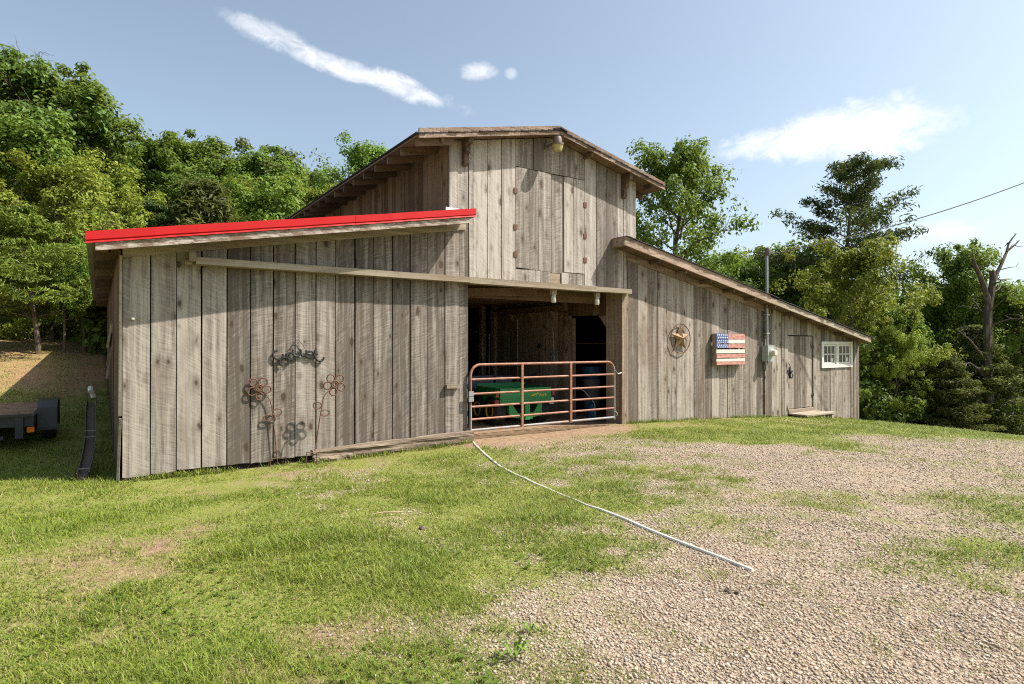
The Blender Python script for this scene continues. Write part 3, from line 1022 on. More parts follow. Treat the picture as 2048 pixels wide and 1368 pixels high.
# --- loft door
ld = MB()
for z in (3.4, 4.9):
    ld.box(6.74, 7.58, 0.035, 0.06, z, z + 0.14)
    ld.box(7.63, 8.46, 0.035, 0.06, z, z + 0.14)
loft = ld.build('loft_door', M['inner_wood'], barn)
for a, b, z0 in ((6.715, 7.03, 3.16), (7.03, 7.27, 3.15), (7.27, 7.595, 3.14), (7.615, 7.93, 3.12), (7.93, 8.18, 3.155), (8.18, 8.485, 3.155)):
    plank(a, b, z0, 5.13, M['plank_gable'], loft, y=-0.004 if a != 7.615 else 0.012, gap=0.006, jag=0.004)
for x, zs in ((6.70, (4.66, 3.95, 3.42)), (8.50, (4.62, 3.96, 3.45))):
    for z in zs:
        MB().box(x - 0.04, x + 0.045, -0.017, -0.010, z - 0.055, z + 0.055).build('hinge', M['rust'], loft)

# --- small side door with latch
sd_ = MB()
for z in (0.2, 1.6):
    sd_.box(16.10, 17.37, 0.045, 0.07, z, z + 0.14)
sdoor = sd_.build('side_door', M['inner_wood'], barn)
for a, b in ((16.10, 16.41), (16.41, 16.73), (16.73, 17.06), (17.06, 17.375)):
    plank(a, b, -0.16, 1.90, M['plank_right'], sdoor, y=0.014, gap=0.006)
lt_ = MB().box(16.02, 16.30, -0.03, -0.012, 0.88, 0.93).box(16.10, 16.15, -0.05, -0.012, 0.70, 1.02)
lt_.tube([(16.14, -0.06, 0.90), (16.20, -0.08, 0.80), (16.17, -0.07, 0.70), (16.11, -0.06, 0.78), (16.14, -0.06, 0.90)], 0.012, 6)
lt_.tube([(16.05, -0.04, 1.15), (16.10, -0.06, 1.05), (16.07, -0.05, 0.95)], 0.01, 6)
lt_.build('latch', M['dark_iron'], sdoor)
for z in (0.15, 1.55):
    MB().box(17.34, 17.44, -0.008, 0.0, z, z + 0.08).build('hinge', M['dark_iron'], sdoor)
MB().box(16.08, 17.40, -0.03, 0.06, -0.30, -0.18).build('door_sill', M['beam'], barn)

# --- white window, two sashes of six panes
wf = MB()
for (a, b, c_, d_) in ((WX0 - 0.04, WX1 + 0.04, WZ1 - 0.06, WZ1 + 0.02), (WX0 - 0.04, WX1 + 0.04, WZ0 - 0.03, WZ0 + 0.075),
                       (WX0 - 0.04, WX0 + 0.055, WZ0 + 0.075, WZ1 - 0.06), (WX1 - 0.055, WX1 + 0.04, WZ0 + 0.075, WZ1 - 0.06), (18.64, 18.78, WZ0 + 0.075, WZ1 - 0.06)):
    wf.box(a, b, -0.045, 0.05, c_, d_)
win = wf.build('window', M['win_white'], barn)
for (x0, x1) in ((WX0 + 0.06, 18.635), (18.785, WX1 - 0.06)):
    z0, z1 = WZ0 + 0.08, WZ1 - 0.065
    s_ = MB()
    fw = 0.055
    s_.box(x0, x1, -0.02, 0.015, z0, z0 + fw).box(x0, x1, -0.02, 0.015, z1 - fw, z1)
    s_.box(x0, x0 + fw, -0.02, 0.015, z0 + fw, z1 - fw).box(x1 - fw, x1, -0.02, 0.015, z0 + fw, z1 - fw)
    for k in (1, 2):
        xm = x0 + fw + (x1 - x0 - 2 * fw) * k / 3
        s_.box(xm - 0.016, xm + 0.016, -0.016, 0.012, z0 + fw, z1 - fw)
    zm = (z0 + z1) / 2
    s_.box(x0 + fw, x1 - fw, -0.013, 0.010, zm - 0.014, zm + 0.014)
    s_.build('sash', M['win_white'], win)
    for k in range(3):
        for r_ in range(2):
            xa = x0 + fw + (x1 - x0 - 2 * fw) * k / 3 + 0.017
            xb = x0 + fw + (x1 - x0 - 2 * fw) * (k + 1) / 3 - 0.017
            za, zb_ = (z0 + fw + 0.001, zm - 0.016) if r_ == 0 else (zm + 0.016, z1 - fw - 0.001)
            MB().box(xa, xb, 0.0, 0.006, za, zb_).build('pane', M['glass'], win)
    MB().box(x1 - 0.24, x1 - 0.10, -0.0035, -0.001, z0 + 0.07, z0 + 0.19).build('paper_note', M['paper'], win)

# --- inside: centre aisle
IN = M['inner_wood']
MB().box(9.60, 9.66, 0.06, 0.52, -0.2, 2.93).build('aisle_post', IN, barn)
y = 0.53
while y < 1.70:
    MB().box(9.61, 9.64, y, y + 0.225, 2.32 + 0.03 * y, 2.93).build('aisle_plank', M['brown_wood'], barn)
    y += 0.23
MB().box(9.585, 9.66, 1.66, 1.78, -0.2, 2.30).build('aisle_post', IN, barn)
MB().prism([(0.53, 2.33), (0.53, 2.06), (0.79, 2.33)], 9.61, 9.65, 'X').build('corner_brace', IN, barn)
y = 1.79
while y < 5.0:
    d = random.uniform(0.24, 0.36)
    MB().box(9.62, 9.65, y + 0.003, y + d - 0.003, -0.2, 2.93).build('aisle_plank', IN, barn)
    y += d
MB().box(9.50, 9.66, y, y + 0.16, -0.2, 2.93).build('aisle_post', IN, barn)
MB().box(9.56, 9.618, 2.1, 5.0, 2.50, 2.60).build('wall_rail', M['brown_beam_y'], barn)
for yy in (2.35, 3.3, 4.2):
    MB().prism([(9.618, 2.498), (9.618, 2.15), (9.42, 2.498)], yy, yy + 0.04, 'Y').build('shelf_brace', IN, barn)
MB().box(9.36, 9.618, 2.1, 5.0, 2.602, 2.632).build('wall_shelf', M['brown_beam_y'], barn)
for yy in (5.5, 8.5, 11.5, 14.5):
    MB().box(9.50, 9.66, yy + 0.3, yy + 0.46, -0.2, 2.93).build('aisle_post', IN, barn)
    MB().box(5.40, 5.56, yy, yy + 0.16, -0.2, 2.93).build('aisle_post', IN, barn)
MB().box(5.42, 5.45, 0.05, BL - 0.05, -0.2, 2.93).build('aisle_wall', IN, barn)
lf = MB().box(5.27, 10.0, 0.04, BL - 0.05, 3.02, 3.05)
loftfloor = lf.build('loft_floor', M['brown_beam_x'], barn)
y = 0.16
while y < 12:
    MB().box(5.46, 9.60, y, y + 0.05, 2.80, 3.018).build('joist', M['brown_beam_x'], loftfloor)
    y += 0.55
MB().beam((5.5, 0.6, 2.66), (7.6, 0.5, 2.77), 0.04, 0.16).build('diagonal_brace', M['brown_beam_x'], barn)
MB().box(5.46, 9.58, 0.72, 0.80, 2.60, 2.795).build('tie_beam', M['brown_beam_x'], barn)
MB().box(5.9, 5.98, 1.3, 1.36, 2.05, 2.80).build('hanging_post', IN, barn)

# ------------------------------------------------------------------ things fixed to and standing by the barn
# tube gate
gt = empty('tube_gate', (7.46, -0.05, 0.0), 'rusty six-rail tube gate closed across the barn opening', 'gate')
GY = -0.06
r = 0.025
ax0, ax1, zt, zb0 = 5.66, 9.29, 1.285, 0.075
path = [(ax0, GY, 0.55)] + [(ax0 + 0.2 - 0.2 * math.cos(t), GY, zt - 0.2 + 0.2 * math.sin(t)) for t in np.linspace(0, math.pi / 2, 7)] + \
       [(ax1 - 0.2 + 0.2 * math.sin(t), GY, zt - 0.2 + 0.2 * math.cos(t)) for t in np.linspace(0, 0.9, 5)]
MB().tube(path, r, 10).build('top_rail', M['gate_rust'], gt, True)
path = [(ax1 - 0.2 + 0.2 * math.sin(t), GY, zt - 0.2 + 0.2 * math.cos(t)) for t in np.linspace(0.9, math.pi / 2, 4)] + [(ax1, GY, 0.03)]
MB().tube(path, r * 0.98, 10).build('end_rail', M['gate_steel'], gt, True)
MB().tube([(ax0, GY, 0.55), (ax0, GY, 0.02)], r * 0.98, 10).build('end_rail', M['gate_steel'], gt, True)
for z in (1.012, 0.745, 0.508, 0.275):
    MB().tube([(ax0, GY, z), (ax1, GY, z)], 0.021, 10).build('rail', M['gate_rust'], gt, True)
MB().tube([(ax0, GY, zb0), (ax1, GY, zb0)], r, 10).build('bottom_rail', M['gate_steel'], gt, True)
for x in (6.81, 8.04):
    MB().beam((x, GY - 0.03, zb0 - 0.02), (x, GY - 0.03, zt), 0.05, 0.022, (0, 1, 0)).build('stay', M['gate_rust'], gt)
for z in (0.80, 0.70):
    MB().box(5.60, 5.70, GY - 0.05, GY - 0.03, z - 0.09, z).build('hinge', M['galv'], gt)
MB().tube([(9.30, GY - 0.03, 1.09), (9.38, GY - 0.02, 1.02), (9.50, GY - 0.01, 1.04)], 0.009, 6).build('latch_chain', M['galv'], gt)
MB().tube([(9.30, GY - 0.03, 0.2), (9.34, GY - 0.04, 0.16), (9.33, GY - 0.03, 0.1)], 0.01, 6).build('latch_pin', M['galv'], gt)


def rough_timber(x0, x1, y0, y1, z0a, z1a, z0b, z1b, seed, parent):
    rg = random.Random(seed)
    m = MB()
    n, k = 26, 14
    for i in range(n + 1):
        t = i / n
        x = x0 + (x1 - x0) * t
        lo, hi = z0a + (z0b - z0a) * t, z1a + (z1b - z1a) * t
        for j in range(k):
            a = 2 * math.pi * j / k
            cx_, cz_ = math.cos(a), math.sin(a)
            q = 1 / max(abs(cx_), abs(cz_)) ** 0.85
            crack = 0.82 if j in (3, 8, 11) else 1.0
            q *= crack * (1 + 0.10 * math.sin(j * 5 + i * 0.5) + rg.uniform(-0.07, 0.07))
            m.v.append((x + rg.uniform(-0.01, 0.01), (y0 + y1) / 2 + (y1 - y0) / 2 * cx_ * q, (lo + hi) / 2 + (hi - lo) / 2 * cz_ * q))
    for i in range(n):
        for j in range(k):
            m.f.append((i * k + j, i * k + (j + 1) % k, (i + 1) * k + (j + 1) % k, (i + 1) * k + j))
    m.f.append(tuple(reversed(range(k))))
    m.f.append(tuple(n * k + j for j in range(k)))
    return m.build('timber', M['rough_timber'], parent)


tm = empty('landscape_timber', (4.2, -0.1, -0.15), 'split rotten grey timber lying along the foot of the barn wall', 'timber')
rough_timber(2.76, 5.66, -0.20, -0.03, -0.09, 0.01, -0.04, 0.085, 1, tm)
rough_timber(3.40, 5.64, -0.22, -0.06, -0.20, -0.075, -0.16, -0.02, 2, tm)
rough_timber(2.78, 3.55, -0.21, -0.05, -0.20, -0.10, -0.19, -0.07, 3, tm)

# HOWDY sign of horseshoes
hs_ = empty('horseshoe_sign', (2.55, -0.05, 1.3), 'black horseshoe sign spelling HOWDY hung by a wire on the barn wall', 'sign')
SY = -0.035


def Wz(zx, zy, Y=SY):
    return P(470 + zx / 4.884, 670 + zy / 4.884, Y)


def shoe(cx, cz, rx, rz, a0, a1, rot=0, name='horseshoe', Y=SY):
    pts = []
    for t in np.linspace(math.radians(a0), math.radians(a1), 15):
        x, z = rx * math.cos(t), rz * math.sin(t)
        c_, s2 = math.cos(math.radians(rot)), math.sin(math.radians(rot))
        pts.append((cx + x * c_ - z * s2, Y, cz + x * s2 + z * c_))
    return MB().tube(pts, 0.016, 7).build(name, M['dark_iron'], hs_, True)


px_m = 0.0077 / 4.884 * 1.0
for (zx, zy, rx, rz, a0, a1, rot) in ((420, 195, 46, 42, 120, 400, -25), (482, 262, 42, 42, -50, 230, 15), (540, 208, 33, 34, 0, 358, 0),
                                      (605, 165, 40, 44, 150, 400, 0), (668, 165, 30, 36, 175, 385, 5), (733, 192, 42, 32, 0, 358, 0),
                                      (825, 205, 42, 55, 130, 330, 25), (805, 165, 26, 22, 150, 300, -20)):
    q = Wz(zx, zy)
    shoe(q.x, q.z, rx * px_m, rz * px_m, a0, a1, rot)
wp = [Wz(*q) for q in ((520, 160), (560, 100), (600, 48), (625, 52), (650, 85), (690, 140))]
MB().tube(wp, 0.004, 5).build('hanger_wire', M['dark_iron'], hs_)
q = Wz(545, 145)
MB().lathe([(0.0, -0.02), (0.018, -0.02), (0.018, 0.0), (0, 0)], q, 'Y', 8).build('bead', M['rust'], hs_)
MB().tube([Wz(560, 195), Wz(700, 180), Wz(790, 200)], 0.006, 5).build('tie_rod', M['dark_iron'], hs_)


# scrap-iron flowers
def ring(c, rx, rz, rot=0, n=20, tilt=0.0):
    pts = []
    for i in range(n):
        t = 2 * math.pi * i / n
        x, z = rx * math.cos(t), rz * math.sin(t)
        c_, s2 = math.cos(rot), math.sin(rot)
        pts.append((c[0] + x * c_ - z * s2, c[1] + tilt * math.sin(t), c[2] + x * s2 + z * c_))
    return pts


def flower(label, head, petals, center, stem, leaves, base, Yf):
    e = empty('metal_flower', (stem[-1][0], stem[-1][1], hz(stem[-1][0], stem[-1][1])), label, 'ornament', 'scrap-iron flowers by the barn')
    for (c, rx, rz, rot) in petals:
        MB().tube(ring(c, rx, rz, rot), 0.011, 6, closed=True).build('petal', M['rust'], e, True)
    for k in (1.0, 0.55):
        MB().tube(ring((head[0], head[1] - 0.012, head[2]), center * k, center * k), 0.011, 6, closed=True).build('flower_centre', M['rust'], e, True)
    MB().tube(stem, 0.008, 6).build('stem', M['rust'], e, True)
    for (c, rx, rz, rot) in leaves:
        MB().tube(ring(c, rx, rz, rot), 0.009, 6, closed=True).build('leaf', M['rust'], e, True)
    m = MB()
    m.tube([base[0], base[1]], 0.007, 6)
    for b in base:
        m.tube([b, (b[0], b[1], hz(b[0], b[1]) - 0.03)], 0.007, 6)
    m.build('foot', M['rust'], e)


def mk_flower(label, head_px, petals_px, stem_px, leaves_px, base_px, Y, cr):
    k = (-CAM[1] + Y) / (C_ - (head_px[0] / 4.884 + 470 - CX) / FPX * S_) / FPX / 4.884
    kx = k / (C_ - (head_px[0] / 4.884 + 470 - CX) / FPX * S_) * 1.0
    hd = Wz(*head_px, Y)
    pet = []
    for (x, y_, a, b, r_) in petals_px:
        q = Wz(x, y_, Y)
        pet.append((q, a * kx, b * k, r_))
    st = [Wz(x, y_, Y) for (x, y_) in stem_px]
    lv = []
    for (x, y_, a, b, r_) in leaves_px:
        q = Wz(x, y_, Y)
        lv.append((q, a * kx, b * k, r_))
    bs = [Wz(x, y_, Y) for (x, y_) in base_px]
    flower(label, hd, pet, cr * k, st, lv, bs, Y)


mk_flower('rusty iron flower leaning left against the wall below the horseshoe sign', (235, 517),
          [(183, 465, 38, 42, 0.6), (275, 458, 42, 38, 0.5), (170, 552, 46, 38, 0.2), (310, 530, 42, 36, -0.1), (242, 600, 38, 36, 0.0)],
          [(265, 548), (310, 590), (345, 640), (360, 700), (368, 790), (390, 960), (420, 1260)],
          [(412, 754, 46, 36, 0.15), (325, 810, 42, 32, 0.0)], [(345, 1212), (498, 1188)], -0.055, 33)
mk_flower('rusty iron flower standing behind the split timber, right of its twin', (975, 480),
          [(936, 425, 36, 40, 0.6), (1020, 428, 42, 36, 0.5), (905, 495, 38, 34, 0.1), (1038, 508, 36, 40, 0.5), (962, 555, 36, 36, 0.0)],
          [(935, 535), (885, 575), (862, 620), (850, 690), (835, 780), (810, 950), (782, 1130)],
          [(805, 688, 40, 32, -0.2), (880, 760, 42, 30, 0.1)], [(700, 1145), (800, 1150)], -0.36, 34)

# star
sc_ = P(1362, 677, -0.06)
st_ = empty('barn_star', (sc_.x, -0.03, sc_.z - 0.35), 'rusty five-pointed metal star inside a barbed ring on the wall', 'star')
m = MB()
R1, R2_ = 0.335, 0.135
pts = []
for i in range(10):
    a = math.pi / 2 + i * math.pi / 5
    rr = R1 if i % 2 == 0 else R2_
    pts.append((sc_.x + rr * math.cos(a), -0.035, sc_.z + 0.01 + rr * math.sin(a)))
m.v = pts + [(sc_.x, -0.135, sc_.z + 0.01), (sc_.x, -0.03, sc_.z + 0.01)]
for i in range(10):
    m.f.append((10, i, (i + 1) % 10))
    m.f.append((11, (i + 1) % 10, i))
m.build('star_plate', M['star_rust'], st_)
MB().tube([(sc_.x + 0.345 * math.cos(t), -0.05 + 0.006 * math.sin(9 * t), sc_.z + 0.35 * math.sin(t)) for t in np.linspace(0, 2 * math.pi, 40, endpoint=False)], 0.011, 6, closed=True).build('ring', M['rust'], st_, True)
for k in range(9):
    t = 2 * math.pi * k / 9 + 0.2
    c0 = Vector((sc_.x + 0.345 * math.cos(t), -0.05, sc_.z + 0.35 * math.sin(t)))
    MB().tube([c0 + Vector((-0.02, -0.02, 0.02)), c0 + Vector((0.02, 0.01, -0.02))], 0.004, 5).build('barb', M['rust'], st_)

# pallet flag
FY = -0.17
fa0, fa1 = P(1433.2, 667, FY), P(1490, 667, FY)
fx0, fx1 = fa0.x, fa1.x
fl = empty('pallet_flag', ((fx0 + fx1) / 2, -0.1, 1.12), 'wooden pallet painted as a striped flag with blue star field', 'flag')
zfun = lambda zy: P(1461, 630 + zy / 8.533, FY).z
slats = ((318, 410, 'r'), (418, 484, 'w'), (498, 563, 'r'), (588, 652, 'w'), (664, 731, 'r'), (744, 789, 'w'), (791, 846, 'r'))
fb = fx0 + (fx1 - fx0) * 0.41
stars = MB()
for k, (a, b, c_) in enumerate(slats):
    z1, z0 = zfun(a), zfun(b)
    e = random.uniform(-0.004, 0.004)
    mt = M['flag_red'] if c_ == 'r' else M['flag_white']
    if k < 3:
        MB().box(fx0, fb, FY + e, FY + 0.022, z0, z1).build('blue_slat', M['flag_blue'], fl)
        MB().box(fb + 0.001, fx1, FY + e, FY + 0.022, z0, z1).build('slat', mt, fl)
        for r_ in range(2):
            for cc in range(6):
                sx = fx0 + (fb - fx0) * (cc + 0.6 + 0.25 * r_) / 6.5
                sz = z0 + (z1 - z0) * (0.74 - 0.48 * r_)
                poly = []
                for i in range(10):
                    an = math.pi / 2 + i * math.pi / 5
                    rr = (0.026 if i % 2 == 0 else 0.013) * (1.15 if k == 0 else 0.95)
                    poly.append((sx + rr * math.cos(an), sz + rr * math.sin(an)))
                stars.prism(poly, FY + e - 0.004, FY + e - 0.0005)
    else:
        MB().box(fx0, fx1, FY + e, FY + 0.022, z0, z1).build('slat', mt, fl)
so = stars.build('painted_stars', M['flag_white'], fl)
so['kind'] = 'stuff'
for xx in (fx0, (fx0 + fx1) / 2 - 0.02, fx1 - 0.042):
    MB().box(xx + 0.001, xx + 0.041, FY + 0.0225, -0.045, zfun(842), zfun(322)).build('stringer', M['pallet_wood'], fl)
for (a, b, _) in slats[::3]:
    MB().box(fx0 + 0.004, fx1 - 0.004, -0.044, -0.022, zfun(b), zfun(a)).build('back_slat', M['pallet_wood'], fl)

# electric meter with riser pipe
mb0 = P(1536, 692, -0.20)
mx0, mx1, mz0, mz1 = mb0.x, mb0.x + 0.29, 1.205, 1.63
em = empty('electric_meter', ((mx0 + mx1) / 2, -0.1, mz0), 'grey electric meter box with riser pipe through the eave', 'meter')
MB().box(mx0, mx1, -0.20, -0.012, mz0, mz1).build('meter_box', M['meter_grey'], em)
MB().box(mx0 - 0.008, mx1 + 0.008, -0.206, -0.13, mz1 + 0.0005, mz1 + 0.015).build('box_lid', M['meter_grey'], em)
mc = ((mx0 + mx1) / 2 + 0.02, -0.20, mz0 + 0.235)
MB().lathe([(0.0, 0.0), (0.098, -0.001), (0.098, -0.03), (0.085, -0.035), (0.085, -0.11), (0.07, -0.135), (0.0, -0.138)], mc, 'Y', 20).build('meter_glass', M['bulb_glass'], em, True)
cxp = (mx0 + mx1) / 2 - 0.03
MB().tube([(cxp, -0.10, mz1 + 0.016), (cxp, -0.10, 4.12)], 0.035, 12).build('riser_pipe', M['galv'], em, True)
MB().lathe([(0.0, -0.02), (0.06, -0.02), (0.075, 0.05), (0.085, 0.13), (0.06, 0.19), (0.0, 0.205)], (cxp + 0.01, -0.11, 4.09), 'Z', 14).build('weatherhead', M['lamp_brown'], em, True)
for z in (2.45, 1.95):
    MB().box(cxp - 0.07, cxp + 0.07, -0.14, -0.033, z, z + 0.03).build('pipe_strap', M['galv'], em)
MB().box(cxp - 0.035, cxp + 0.055, -0.10, -0.015, 0.98, 1.10).build('junction_box', M['galv'], em)
MB().tube([(cxp, -0.06, 1.20), (cxp, -0.06, 1.10)], 0.02, 8).build('nipple', M['galv'], em)

# power cable from the riser out over the yard
pc0 = Vector((cxp + 0.05, -0.16, 4.10))
pc1 = at_depth(2420, 190, 20.0)
pts = []
for t in np.linspace(0, 1, 40):
    q = pc0.lerp(pc1, t)
    q.z -= 4 * 0.62 * t * (1 - t)
    pts.append(q)
o = MB().tube(pts, 0.016, 6).build('power_cable', M['wire'], None, True)
tag(o, 'black overhead power cable rising from the riser pipe to the right', 'cable')

# gable flood lamp
gl = P(1115, 290, -0.33)
lamp = empty('yard_lamp', (gl.x, 0, gl.z), 'brown barn lamp with amber lens high on the gable', 'lamp')
MB().lathe([(0.0, 0.17), (0.075, 0.165), (0.09, 0.12), (0.095, 0.04), (0.13, 0.03), (0.13, 0.0), (0.0, -0.001)], (gl.x, -0.33, gl.z), 'Z', 16).build('housing', M['lamp_brown'], lamp, True)
MB().lathe([(0.0, -0.002), (0.115, -0.002), (0.105, -0.06), (0.085, -0.115), (0.0, -0.12)], (gl.x, -0.33, gl.z), 'Z', 16).build('lamp_lens', M['lens'], lamp, True)
MB().tube([(gl.x, -0.25, gl.z + 0.08), (gl.x - 0.02, -0.10, gl.z + 0.06), (gl.x - 0.02, -0.012, gl.z + 0.05)], 0.022, 8).build('arm', M['lamp_brown'], lamp, True)
MB().box(gl.x - 0.08, gl.x + 0.04, -0.02, -0.008, gl.z - 0.01, gl.z + 0.12).build('mounting_plate', M['lamp_brown'], lamp)

# two jar lamps under the lintel
for (x, lb) in ((7.60, 'jar lamp on a wood block under the lintel, nearer the middle'), (8.78, 'jar lamp on a wood block under the lintel, nearer the right post')):
    jl = empty('jar_lamp', (x, -0.06, 2.5), lb, 'lamp', 'jar lamps under the lintel')
    MB().box(x - 0.06, x + 0.06, -0.10, -0.03, 2.665, 2.783).build('block', M['pallet_wood'], jl)
    MB().lathe([(0.0, 0.0), (0.045, 0.0), (0.045, -0.04), (0.052, -0.045), (0.052, -0.14), (0.04, -0.16), (0.0, -0.162)], (x, -0.065, 2.664), 'Z', 14).build('jar', M['bulb_glass'], jl, True)
    MB().lathe([(0.0, 0.001), (0.055, 0.001), (0.055, -0.022), (0.046, -0.024)], (x, -0.065, 2.663), 'Z', 14).build('socket', M['galv'], jl, True)
# small yard hook high on the west wall
q = P(266, 637, -0.05)
hk = MB().lathe([(0.0, 0.0), (0.022, 0.0), (0.022, -0.02), (0.013, -0.03), (0.02, -0.045), (0.0, -0.05)], (q.x, -0.006, q.z), 'Y', 10)
tag(hk.build('insulator', M['bulb_glass'], None, True), 'small glass insulator knob near the top left of the barn wall', 'insulator')

# step at the side door
sp0 = empty('door_step', (16.9, -0.35, -0.45), 'low plank step on short legs below the small side door', 'step')
for k in range(3):
    MB().box(16.02 + 0.02 * k, 17.55 - 0.05 * k, -0.60 + 0.19 * k, -0.425 + 0.19 * k, -0.315, -0.275).build('plank', M['beam'], sp0)
for x in (16.15, 16.9, 17.35):
    MB().box(x, x + 0.08, -0.58, -0.08, hz(x, -0.3) - 0.03, -0.316).build('leg', M['beam'], sp0)

# white plastic pipe lying across the lawn
pp = []
for (a, b) in ((938, 873), (950, 890), (968, 908), (985, 922), (1000, 934), (1030, 950), (1050, 958), (1070, 967), (1090, 975), (1110, 984), (1130, 992), (1150, 1000), (1175, 1011), (1200, 1020), (1250, 1040), (1300, 1062), (1350, 1082), (1400, 1101), (1450, 1121), (1505, 1143)):
    X_, Y_ = ground_hit(a, b)
    dip = -0.004 if 1060 < a < 1200 else 0.006
    pp.append((X_, Y_, hz(X_, Y_) + dip))
o = MB().tube(pp, 0.018, 8).build('white_pipe', M['white_plastic'], None, True)
tag(o, 'white plastic pipe half buried across the grass from the gate', 'pipe')

# old gutter lying on the grass beside the barn
g0 = ground_hit(166, 962)
ga = Vector((g0[0], g0[1], hz(*g0) + 0.05))
gb = at_depth(188, 800, 10.9)
gb.z = max(hz(gb.x, gb.y) + 0.06, gb.z)
gu = empty('gutter', (ga.x, ga.y, ga.z - 0.05), 'old brown gutter length lying on shaded grass beside the barn', 'gutter')
dirv = (gb - ga)
sdv = dirv.cross(Vector((0, 0, 1))).normalized()
m = MB()
prof = [(-0.07, 0.09), (-0.06, 0.0), (0.05, 0.0), (0.075, 0.05), (0.075, 0.10), (0.065, 0.10), (0.065, 0.053), (0.045, 0.008), (-0.052, 0.008), (-0.062, 0.09)]
k = len(prof)
for i in range(9):
    t = i / 8
    c0 = ga.lerp(gb, t) + sdv * 0.03 * math.sin(t * 5)
    c0.z = max(c0.z - 0.05, hz(c0.x, c0.y) + 0.01)
    for p_ in prof:
        m.v.append(tuple(c0 + sdv * p_[0] + Vector((0, 0, p_[1]))))
for i in range(8):
    for j in range(k):
        m.f.append((i * k + j, i * k + (j + 1) % k, (i + 1) * k + (j + 1) % k, (i + 1) * k + j))
m.build('trough', M['gutter'], gu)
for t in (0.06, 0.42, 0.5):
    c0 = ga.lerp(gb, t) + sdv * 0.03 * math.sin(t * 5)
    c0.z = max(c0.z - 0.05, hz(c0.x, c0.y) + 0.01) + 0.085
    MB().beam(c0 - sdv * 0.075, c0 + sdv * 0.078, 0.03, 0.006).build('strap', M['galv'], gu)
elb = MB().tube([gb + Vector((0.0, 0.0, 0.05)), gb + Vector((-0.02, 0, 0.16)), gb + Vector((-0.05, -0.06, 0.22)), gb + Vector((-0.04, -0.15, 0.16))], 0.045, 8)
elb.build('elbow', M['white_plastic'], gu, True)

# flat trailer
tz = hz(-1.5, 4.5)
fe0 = at_depth(76, 862, 11.0)
tr_y, tr_x = fe0.y, fe0.x
tr = empty('flat_trailer', (tr_x - 1.2, tr_y, tz), 'black flat trailer with plank deck parked in the barn shadow', 'trailer')
deck_z = at_depth(40, 826, 11.0).z
dx1 = tr_x - 0.01
dw = 0.145
k = 0
y = tr_y - 0.62
while y < tr_y + 3.4:
    MB().box(tr_x - 3.0, dx1 - 0.06, y + 0.004, y + dw - 0.004, deck_z - 0.035, deck_z).build('deck_plank', M['deck_wood'], tr)
    y += dw
m = MB().box(tr_x - 3.0, dx1, tr_y - 0.70, tr_y - 0.63, deck_z - 0.16, deck_z + 0.012)
m.box(tr_x - 3.0, dx1, tr_y + 3.42, tr_y + 3.5, deck_z - 0.16, deck_z + 0.012)
m.box(dx1 - 0.055, dx1, tr_y - 0.629, tr_y + 3.419, deck_z - 0.16, deck_z + 0.012)
m.box(dx1 - 0.7, dx1 - 0.62, tr_y - 0.629, tr_y + 3.419, deck_z - 0.18, deck_z - 0.036)
m.box(dx1 - 2.2, dx1 - 2.12, tr_y - 0.629, tr_y + 3.419, deck_z - 0.18, deck_z - 0.036)
m.build('frame', M['black_paint'], tr)
wy = tr_y + 0.35
arc = [(wy + 0.40 * math.cos(t), deck_z - 0.02 + 0.30 * math.sin(t)) for t in (math.pi, 2.5, 1.95, 1.2, 0.64, 0)]
fnd = MB()
outer = [(wy - 0.48, deck_z - 0.30), (wy - 0.46, deck_z + 0.10), (wy - 0.36, deck_z + 0.22), (wy + 0.36, deck_z + 0.22), (wy + 0.46, deck_z + 0.10), (wy + 0.48, deck_z - 0.30)]
inner = [(wy + 0.45, deck_z - 0.30), (wy + 0.43, deck_z + 0.09), (wy + 0.34, deck_z + 0.195), (wy - 0.34, deck_z + 0.195), (wy - 0.43, deck_z + 0.09), (wy - 0.45, deck_z - 0.30)]
fnd.prism(outer + inner, dx1 + 0.01, dx1 + 0.30, 'X')
fnd.build('fender', M['black_paint'], tr)
wh = MB().lathe([(0.17, -0.09), (0.30, -0.10), (0.335, -0.07), (0.335, 0.07), (0.30, 0.10), (0.17, 0.09)], (dx1 + 0.16, wy, hz(dx1 + 0.16, wy) + 0.33), 'X', 24).build('tyre', M['rubber'], tr, True)
MB().lathe([(0.0, -0.04), (0.17, -0.04), (0.17, 0.04), (0.0, 0.04)], (dx1 + 0.16, wy, hz(dx1 + 0.16, wy) + 0.33), 'X', 16).build('rim', M['galv'], tr, True)
px0 = at_depth(41, 830, 10.4)
MB().box(px0.x - 0.055, px0.x + 0.055, tr_y - 0.77, tr_y - 0.701, deck_z - 0.35, deck_z + 0.02).build('stake_post', M['black_paint'], tr)
MB().beam((px0.x - 0.9, tr_y - 0.74, deck_z + 0.04), (px0.x + 0.16, tr_y - 0.74, deck_z + 0.04), 0.08, 0.04).build('ramp_bar', M['black_paint'], tr)
MB().box(px0.x + 0.10, px0.x + 0.20, tr_y - 0.725, tr_y - 0.701, deck_z - 0.26, deck_z - 0.17).build('tail_lamp', M['orange_lens'], tr)
MB().box(tr_x - 2.9, dx1 - 0.4, tr_y - 0.73, tr_y - 0.701, deck_z - 0.36, deck_z - 0.30).build('step_bar', M['black_paint'], tr)
MB().box(dx1 + 0.008, dx1 + 0.305, wy - 0.505, wy - 0.485, deck_z - 0.30, deck_z - 0.26).build('fender_lip', M['black_paint'], tr)

# ------------------------------------------------------------------ utility vehicle in the aisle
UX, UY, UZ = 7.80, 1.15, -0.12
uv = empty('utility_vehicle', (UX, UY, UZ), 'green six-wheeled utility vehicle parked behind the gate', 'utility vehicle')
W2 = 0.655


